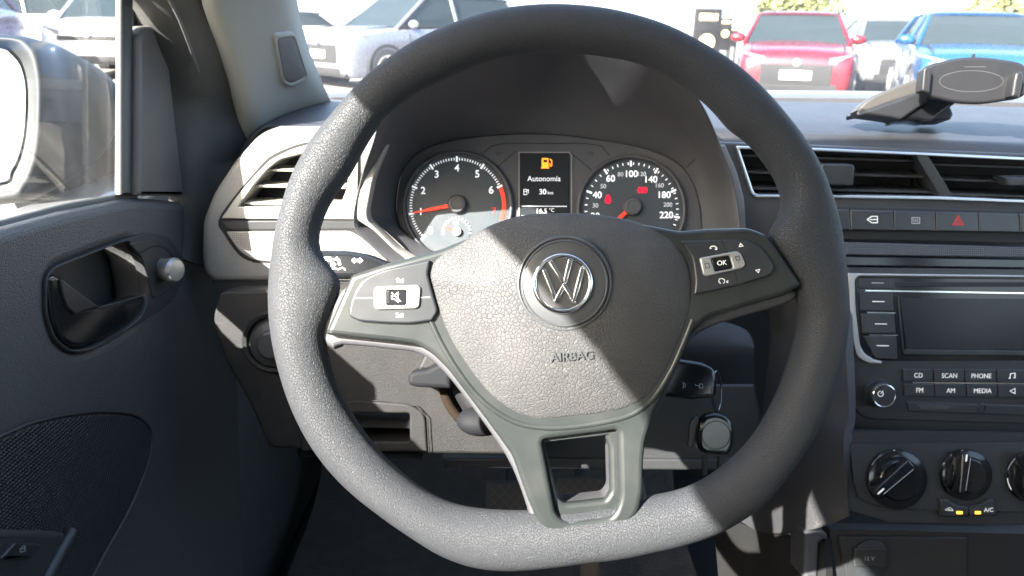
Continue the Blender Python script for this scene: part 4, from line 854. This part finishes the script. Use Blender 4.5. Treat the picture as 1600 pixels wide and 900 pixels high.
surf('tweeter_grille', [tring(.99,0), tring(.95,.0022), tring(.85,.0028), tring(.5,.003), tring(.02,.003)], M['grille'], cb, nu=1, nv=2, cu=True)
bt.free()
bm = bmesh.new(); vs = [bm.verts.new(V(p)) for p in ((-.40,1.42,1.02),(1.06,1.42,1.02),(1.0,.36,1.46),(-.33,.36,1.46))]; bm.faces.new(vs); bmesh.ops.solidify(bm, geom=bm.faces[:], thickness=.004)
fbm('windscreen', bm, M['windscreen'], cb)
box('roof_panel', V((-.34, -1.7, 1.44)), V((1.05, .40, 1.48)), M['paint'], cb, .01)
box('headliner', V((-.333, -1.68, 1.42)), V((1.04, .38, 1.438)), M['headliner'], cb, .004)
box('middle_pillar', V((-.40, -.60, .30)), V((-.345, -.44, 1.44)), M['pillar'], cb, .01)
box('rear_side_panel', V((-.42, -1.7, .30)), V((-.37, -.60, 1.05)), M['doorlow'], cb, .01)
box('rear_bulkhead', V((-.42, -1.76, .30)), V((1.12, -1.70, 1.12)), M['doorlow'], cb, .01)
box('far_door', V((1.08, -1.7, .30)), V((1.13, 1.3, 1.06)), M['doorlow'], cb, .01)
box('far_pillar', V((1.06, -.60, 1.06)), V((1.11, -.44, 1.44)), M['pillar'], cb, .01)
box('floor_pan', V((-.42, -1.7, .26)), V((1.13, 1.50, .30)), M['black'], cb)
box('firewall', V((-.42, 1.40, .28)), V((1.13, 1.44, 1.04)), M['black'], cb)
box('outer_door_skin', V((-.46, -.6, .30)), V((-.385, 1.4, 1.035)), M['paint'], cb, .02)
surf('bonnet', [[V((-.42,1.46,1.0)),V((.35,1.50,1.035)),V((1.12,1.46,1.0))],[V((-.42,1.9,.95)),V((.35,1.9,.99)),V((1.12,1.9,.95))],[V((-.38,2.3,.86)),V((.35,2.35,.88)),V((1.08,2.3,.86))]], M['paint'], cb, thick=.02)
g = [[V((-.34,.2,.36)),V((0,.2,.36)),V((.30,.2,.36))],[V((-.34,.9,.37)),V((0,.9,.37)),V((.30,.9,.37))],[V((-.34,1.2,.40)),V((0,1.2,.40)),V((.30,1.2,.40))],[V((-.34,1.36,.62)),V((0,1.36,.62)),V((.30,1.36,.62))]]
cpt = surf('carpet', g, M['carpet'], None, thick=.012); tag(cpt, 'grey floor carpet with patches of sunlight under the steering wheel', 'carpet')
# pedals
def pedal(name, label, x0, y0, x1, y1, d):
    pp = Pl(P((x0+x1)/2, (y0+y1)/2, d), V((0, -1, .5)))
    e = empty(name, pp.w((x0+x1)/2, y1), label, 'pedal', None)
    plate('pedal_pad', pp, rect(x0, y0, x1, y1, 6), -.012, .0, .003, M['rubber'], e)
    ls_ = []
    nx = 5
    for i in range(-4, nx+4):
        for s in (1, -1):
            xa = x0+(x1-x0)*i/nx; pts = []
            for t in range(13):
                y = y0+4+(y1-y0-8)*t/12; x = xa+s*(y-y0)
                if x0+4 <= x <= x1-4: pts.append((x, y))
            if len(pts) > 1: ls_.append([pts[0], pts[-1]])
    bm = bmesh.new(); zz = .0008
    for l in ls_: strokes_bm(bm, pp, [l], 2.2, zz, .001); zz += .00002
    fbm('pad_tread', bm, M['pedtread'], e)
    tube('pedal_arm', [pp.w((x0+x1)/2, (y0+y1)/2, -.01), pp.w((x0+x1)/2+5, y0-90, -.14)], .008, M['black'], e, n=8)
M['pedtread'] = mat('worn tread', (.09, .075, .06), .7)
pedal('clutch_pedal', 'black clutch pedal with crossed tread, the left pedal seen through the wheel', 756, 752, 838, 812, 1.10)
pedal('brake_pedal', 'black brake pedal with crossed tread seen through the gap in the lower spoke', 866, 745, 945, 800, 1.10)
pedal('accelerator_pedal', 'narrow metal-edged accelerator pedal below the flat bottom of the wheel', 905, 868, 938, 960, 1.05)
# ------------------------------------------------------------------ outside mirror
mr = empty('door_mirror', V((-.46, .66, 1.04)), 'dark grey outside mirror with pale glass beyond the driver window', 'wing mirror')
def ringp(pts, d): return [P(x, y, d) for x, y in pts]
rg = [ringp([(-240,72),(-20,70),(24,84),(41,118),(44,170),(38,228),(22,270),(-10,292),(-240,306)], .70),
      ringp([(-250,58),(-10,60),(40,74),(56,115),(58,175),(52,240),(34,285),(-5,306),(-250,318)], .69),
      ringp([(-250,48),(0,54),(56,70),(74,112),(76,180),(68,250),(44,300),(0,318),(-250,330)], .70),
      ringp([(-250,46),(20,56),(90,78),(122,120),(126,185),(110,255),(70,300),(10,318),(-250,330)], .75),
      ringp([(-230,56),(40,64),(130,92),(180,132),(184,180),(162,240),(100,285),(20,306),(-230,320)], .80),
      ringp([(-200,80),(50,82),(130,108),(172,142),(176,180),(150,222),(90,262),(20,280),(-200,290)], .86),
      ringp([(-120,120),(40,120),(90,135),(120,155),(122,180),(100,205),(60,225),(10,235),(-120,240)], .90)]
M['mirbody'] = mat('mirror housing', (.008, .011, .013), .6, grain='noise', gs=300, gb=.05, spec=.25)
bm = bmesh.new(); surf_bm(bm, rg, 4, 4, True, False); bm.verts.ensure_lookup_table()
eb = [e for e in bm.edges if len(e.link_faces) == 1 and (e.verts[0].co-C0).dot(F_) > .88]
bmesh.ops.holes_fill(bm, edges=eb); fbm('mirror_housing', bm, M['mirbody'], mr, 60)
MP = Pl(P(0, 180, .708), V((.25, -1, .10)))
gl = rg[0]; bm = bmesh.new(); pts = sm([MP.l(x, y) for x, y in ((-236,76),(-22,74),(20,88),(37,120),(40,170),(34,226),(18,266),(-12,288),(-236,302))], 4)
vs = [bm.verts.new(MP.o+MP.x*p.x+MP.y*p.y) for p in pts]; bm.faces.new(vs); bmesh.ops.solidify(bm, geom=bm.faces[:], thickness=.002); fbm('mirror_glass', bm, M['mirrorglass'], mr)
FPm = Pl(P(150, 260, .84), V((.15, -1, .1)))
plate('mirror_foot', FPm, rp([(20,235),(100,216),(186,209),(196,240),(196,330),(20,330)], [10,10,6,10,2,2], 4), -.05, .0, .014, M['mirbody'], mr, 60)

# unseen seats behind the driver's eye, added to hold back ambient light
M['seat'] = mat('seat cloth', (.05, .05, .052), .9, grain='noise', gs=500, gb=.5)
for cx_ in (0, .72):
    bm = bmesh.new()
    surf_bm(bm, [[V((cx_+s_*w_, y+dy, z)) for s_, w_, dy in ((-1, .24, .05), (-1, .20, 0), (0, 0, -.03), (1, .20, 0), (1, .24, .05))] for y, z in ((-.22, .50), (-.27, .75), (-.33, 1.0), (-.36, 1.14))], 4, 4)
    bmesh.ops.recalc_face_normals(bm, faces=bm.faces); bmesh.ops.solidify(bm, geom=bm.faces[:], thickness=.10)
    box_bm(bm, V((cx_-.13, -.47, 1.10)), V((cx_+.13, -.37, 1.30)), .04); box_bm(bm, V((cx_-.25, -.28, .34)), V((cx_+.25, .20, .50)), .05)
    fbm('seat', bm, M['seat'], cb)
# ------------------------------------------------------------------ car park outside
box('ground', V((-200, -60, -.2)), V((200, 400, 0)), M['asphalt'])['kind'] = 'structure'
def xf(bm_or_me, m): bm_or_me.transform(m); return bm_or_me
def paint(name, c, metal=.3): return mat(name, c, .28, metal=metal, coat=.8, var=.03)
M['glassdark'] = mat('car window glass', (.035, .05, .055), .08, coat=.3)
M['lampglass'] = mat('headlamp glass', (.30, .31, .32), .12, coat=.6)
M['plate'] = mat('number plate', (.75, .75, .72), .5)
M['grilleblack'] = mat('car grille', (.03, .03, .03), .4, grain='weave', gs=20, gb=1, gd=.02)
def car(label, X, Y, ang, L, W, H, pm, ride=.2, hood=.95, suv=False, blackgrille=True, group='cars parked in the rows outside'):
    root = empty('parked_car', V((X, Y, 0)), label, 'car', group)
    m = Matrix.Translation((X, Y, 0)) @ Matrix.Rotation(math.radians(ang), 4, 'Z')
    def add(nm, bm, mt, par=None, a=40):
        bmesh.ops.recalc_face_normals(bm, faces=bm.faces); me = bpy.data.meshes.new(nm); bm.to_mesh(me); bm.free(); me.transform(m); return fin(nm, me, mt, par or root, a)
    w_ = W/2; f = -L/2; belt = hood+.06; ws0 = f+L*.24; ws1 = f+L*.42; rf = L/2-L*(.10 if suv else .14)
    # body: stations front to back: (y, half width, top z, bottom z)
    stn = [(f, .80, hood-.32, ride+.10), (f+.04, .88, hood-.20, ride+.04), (f+.16, .95, hood-.10, ride), (f+.5, .99, hood-.03, ride), (ws0, 1, hood+.03, ride), (0, 1, belt, ride), (L*.25, 1, belt+.02, ride), (L/2-.3, .98, belt+.02, ride), (L/2-.06, .92, belt-.06, ride+.05), (L/2, .84, belt-.30, ride+.12)]
    rings = []
    for y, k_, zt, zb in stn:
        ww = w_*k_; pr = [(-ww*.86, zb), (-ww*.97, zb+.10), (-ww, zb+(zt-zb)*.5), (-ww*.985, zt-.12), (-ww*.90, zt-.02), (-ww*.5, zt+.015), (0, zt+.025)]
        full = pr+[(-x, z) for x, z in reversed(pr[:-1])]+[(0, zb)]
        rings.append([V((x, y, z)) for x, z in full])
    bm = bmesh.new(); surf_bm(bm, rings, 3, 3, True, False)
    bmesh.ops.holes_fill(bm, edges=[e for e in bm.edges if len(e.link_faces) == 1]); body = add('body', bm, pm, a=50)
    # glasshouse
    tw = w_*.72; bw = w_*.93; zr = H-.05
    cab = {'f': [V((-bw, ws0, belt-.06)), V((bw, ws0, belt-.06)), V((tw, ws1, zr)), V((-tw, ws1, zr))],
           'b': [V((bw, L/2-.12, belt-.04)), V((-bw, L/2-.12, belt-.04)), V((-tw, rf-.05, zr-.02)), V((tw, rf-.05, zr-.02))]}
    cab['l'] = [cab['f'][0], cab['f'][3], cab['b'][2], cab['b'][1]]; cab['r'] = [cab['f'][1], cab['b'][0], cab['b'][3], cab['f'][2]]
    for nm, kk in (('windscreen', 'f'), ('rear_window', 'b'), ('side_window', 'l'), ('side_window', 'r')):
        bm = bmesh.new(); bm.faces.new([bm.verts.new(p) for p in cab[kk]]); bmesh.ops.solidify(bm, geom=bm.faces[:], thickness=.02); add(nm, bm, M['glassdark'])
    bm = bmesh.new(); rr_ = []
    for y, z, s in ((ws1-.06, zr-.02, .98), (ws1+.1, zr+.03, 1), ((ws1+rf)/2, zr+.06, 1), (rf-.15, zr+.03, 1), (rf, zr-.04, .98)):
        rr_.append([V((x*tw*s*1.03, y, z-(.05 if abs(x) > .9 else 0)+(.0 if abs(x) < .5 else -.01))) for x in (-1, -.85, -.3, .3, .85, 1)])
    surf_bm(bm, rr_, 3, 3); bmesh.ops.solidify(bm, geom=bm.faces[:], thickness=.05); add('roof', bm, pm)
    bm = bmesh.new()
    for s in (-1, 1):
        tube_bm(bm, [V((s*bw, ws0-.02, belt-.05)), V((s*tw, ws1, zr-.03))], .035, 8)
        tube_bm(bm, [V((s*bw, L/2-.12, belt-.04)), V((s*tw, rf-.05, zr-.05))], .06, 8)
        tube_bm(bm, [V((s*bw*1.0, L*.06, belt-.04)), V((s*tw*1.02, L*.05, zr-.02))], .035, 8)
    add('window_pillars', bm, pm, body)
    # wheels
    rw = .33 if not suv else .36
    for s in (-1, 1):
        for yy in (f+L*.18, L/2-L*.19):
            o = V((s*(w_-.10), yy, rw)); nx = V((s, 0, 0))
            bm = bmesh.new(); lathe_bm(bm, o, nx, [(rw+.07, -.12), (rw+.07, .112), (rw+.02, .112), (rw+.02, -.12)], 32); add('wheel_arch', bm, M['black'], body)
            bm = bmesh.new(); lathe_bm(bm, o, nx, [(rw*.6, -.1), (rw*.97, -.1), (rw, -.05), (rw, .07), (rw*.95, .115), (rw*.68, .12), (rw*.66, .10)], 32); tw_ = add('wheel', bm, M['tyre'])
            bm = bmesh.new(); lathe_bm(bm, o, nx, [(rw*.66, .08), (rw*.66, .125), (rw*.58, .11), (rw*.15, .10), (0, .12)], 10); add('rim', bm, M['grilleblack'], tw_)
            bm = bmesh.new()
            for k5 in range(5):
                a5 = k5*2*math.pi/5+.3; dr5 = V((0, math.cos(a5), math.sin(a5))); tube_bm(bm, [o+nx*.125+dr5*.03, o+nx*.12+dr5*rw*.62], [.05, .035], 6)
            lathe_bm(bm, o, nx, [(rw*.68, .11), (rw*.68, .135), (rw*.60, .13), (rw*.60, .11)], 28); add('spokes', bm, M['silver'], tw_)
        bm = bmesh.new(); bmesh.ops.create_icosphere(bm, subdivisions=3, radius=1, matrix=Matrix.Translation((s*(w_+.07), ws0+.28, belt+.03)) @ Matrix.Diagonal((.13, .07, .08, 1))); add('wing_mirror', bm, pm)
        bm = bmesh.new(); z0 = hood-.27
        rr_ = [[V((s*w_*x, f+dy, z0+dz)) for x, dy, dz in row] for row in ([(.52, .0, .0), (.72, .03, .01), (.90, .14, .05), (.965, .40, .10)], [(.54, .02, .09), (.72, .05, .12), (.90, .16, .16), (.975, .42, .18)])]
        surf_bm(bm, rr_, 3, 2); bmesh.ops.solidify(bm, geom=bm.faces[:], thickness=.05); add('headlight', bm, M['lampglass'])
    bm = bmesh.new()
    for s in (-1, 1):
        tube_bm(bm, [V((s*w_*1.0, ws0+.25, z)) for z in (ride+.18, (ride+belt)/2, belt-.14)], .010, 6); tube_bm(bm, [V((s*w_*1.0, L*.06, z)) for z in (ride+.18, (ride+belt)/2, belt-.14)], .010, 6)
        tube_bm(bm, [V((s*w_*.78, f+.16, hood-.06)), V((s*w_*.80, f+.6, hood+.005)), V((s*w_*.82, ws0, hood+.045))], .010, 6)
        tube_bm(bm, [V((s*bw*1.01, ws0+.1, belt-.02)), V((s*bw*1.01, L/2-.2, belt-.0))], .018, 6)
    add('panel_seams', bm, M['black'], body)
    bm = bmesh.new(); box_bm(bm, V((-w_*.86, f+.0, ride+.02)), V((w_*.86, f+.16, ride+.10)), .03); add('front_lip', bm, M['black'], body)
    bm = bmesh.new(); box_bm(bm, V((-.12, ws1-.12, H-.24)), V((.12, ws1-.10, H-.17)), .01); add('inner_mirror', bm, M['plate'], body)
    gt = hood-.26; 
    bm = bmesh.new(); box_bm(bm, V((-w_*.60, f-.02, gt-(.34 if blackgrille else .12))), V((w_*.60, f+.06, gt-.02)), .03); add('grille', bm, M['grilleblack'])
    bm = bmesh.new(); box_bm(bm, V((-w_*.70, f-.015, ride+.06)), V((w_*.70, f+.1, ride+.17)), .02); add('lower_intake', bm, M['grilleblack'])
    bm = bmesh.new(); box_bm(bm, V((-.24, f-.045, gt-.26)), V((.24, f-.02, gt-.12)), .005); add('number_plate', bm, M['plate'])
    bm = bmesh.new(); lathe_bm(bm, V((0, f-.015, gt+.0)), V((0, -1, .1)), [(.06, 0), (.06, .02), (0, .03)], 20); add('front_badge', bm, M['chrome'])
    return root
CW = paint('white car paint', (.55, .55, .55)); CS = paint('silver car paint', (.19, .20, .24), .5); CR = paint('red car paint', (.14, .004, .012)); CB = paint('blue car paint', (.004, .055, .17)); CO = paint('orange red car paint', (.18, .02, .01)); CD = paint('dark car paint', (.05, .05, .06)); CP_ = paint('purple van paint', (.10, .06, .12)); CSB = paint('pale silver paint', (.22, .23, .26), .5)
def at(px, dist): return (px-800)/FPX*dist
car('red hatchback facing us beyond the windscreen', at(1221, 14.4), 14.7, -17, 4.2, 1.82, 1.50, CR)
car('bright blue suv facing us behind the phone holder', at(1445, 13.8), 13.3, -20, 4.3, 1.86, 1.52, CB, hood=.98)
car('pale silver car with red rear lamp between the red and the blue cars', at(1338, 18.5), 18.0, -14, 4.3, 1.72, 1.46, CSB)
car('orange red car at the right edge of the windscreen', at(1645, 17.6), 17.0, -4, 4.2, 1.78, 1.50, CO)
car('silver grey suv parked at an angle left of the steering wheel', at(652, 16.2), 16.4, -44, 4.7, 1.9, 1.72, CS, suv=True, hood=1.05)
car('white saloon behind the silver suv beside the pillar tweeter', at(430, 26), 26, -48, 4.4, 1.78, 1.47, CW)
car('dark car partly hidden behind the top left of the steering wheel rim', at(735, 30), 30, -60, 4.4, 1.8, 1.6, CD)
car('white pickup seen side-on through the driver window', -12.7, 20.6, -66, 5.0, 1.9, 1.78, CW, suv=True, hood=1.15, ride=.3)
car('white suv with narrow dark grille beside the window channel', -8.6, 17.6, 10, 4.5, 1.85, 1.70, CW, blackgrille=False, suv=True, hood=1.1, ride=.28)
car('dark purple van at the far left edge of the driver window', -11.6, 14.2, -80, 4.8, 1.9, 2.0, CP_, suv=True, hood=1.2)
# boards
for (xa, xb, ya, d, lab) in ((1062,1101,13,19,'tall black sign board with a round yellow emblem beside the red car'),(1099,1117,28,22,'middle black sign board with a round yellow emblem'),(1116,1127,42,25,'smallest black sign board, farthest of the three')):
    X0, X1 = at(xa, d), at(xb, d); q_ = P((xa+xb)/2, ya, 1)-C0; zt = CAMZ + q_.z*d/q_.y; zb = zt-(X1-X0)*2.5
    e = empty('sign_board', V(((X0+X1)/2, d, 0)), lab, 'sign', 'sign boards beyond the windscreen')
    M.setdefault('signdark', mat('sign board black', (.006,.006,.007), .6, spec=.2)); box('board', V((X0, d, zb)), V((X1, d+.12, zt)), M['signdark'], e, .02)
    c = V(((X0+X1)/2, d-.01, zb+(zt-zb)*.52)); r_ = (X1-X0)*.30
    M.setdefault('signy', mat('sign yellow', (.75, .60, .25), .5)); lathe('emblem', c, V((0, -1, 0)), [(r_, 0), (r_, .03), (r_*.8, .035), (r_*.75, .02), (0, .02)], M['signy'], e, 28)
    box('title_bar', V((X0+(X1-X0)*.15, d-.03, zt-(zt-zb)*.17)), V((X1-(X1-X0)*.15, d, zt-(zt-zb)*.07)), M['signy'], e, .02)
    for s in (.12, .88): tube('post', [V((X0+(X1-X0)*s, d+.06, 0)), V((X0+(X1-X0)*s, d+.06, zb+.02))], .04, M['grilleblack'], e, n=8)
# trees far behind
def tree(X, Y, h, r_, lab):
    e = empty('tree', V((X, Y, 0)), lab, 'tree', 'trees beyond the car park')
    tube('trunk', [V((X, Y, 0)), V((X+.1, Y, h*.4)), V((X, Y+.1, h*.75))], [.28, .2, .08], M['bark'], e, n=8)
    bm = bmesh.new()
    for i in range(2600):
        th = random.uniform(0, 2*math.pi); ph_ = math.acos(random.uniform(-1, 1)); rr_ = r_*(random.random()**.4)*(1+.25*math.sin(3*th)*math.cos(2*ph_))
        c = V((X+rr_*math.sin(ph_)*math.cos(th), Y+rr_*math.sin(ph_)*math.sin(th), h*.72+rr_*.62*math.cos(ph_)))
        a = V((random.gauss(0,1), random.gauss(0,1), random.gauss(0,1))).normalized(); b = a.orthogonal().normalized()*.17; a = a*.17
        bm.faces.new([bm.verts.new(c+q) for q in (a, b, -a, -b)])
    fbm('crown', bm, M['leafmat'], e)
tree(at(1205, 48), 48, 2.95, 2.3, 'yellow green tree behind the red car')
tree(at(1500, 50), 50, 2.7, 2.2, 'yellow green tree behind the blue car')

# painted bay lines on the asphalt
M['lineWhite'] = mat('bay line paint', (.6, .6, .58), .7)
for i in range(9):
    x = -14+i*3.1; l_ = box('bay_line', V((x, 11.6, .0)), V((x+.10, 16.6, .004)), M['lineWhite']); l_['kind'] = 'structure'
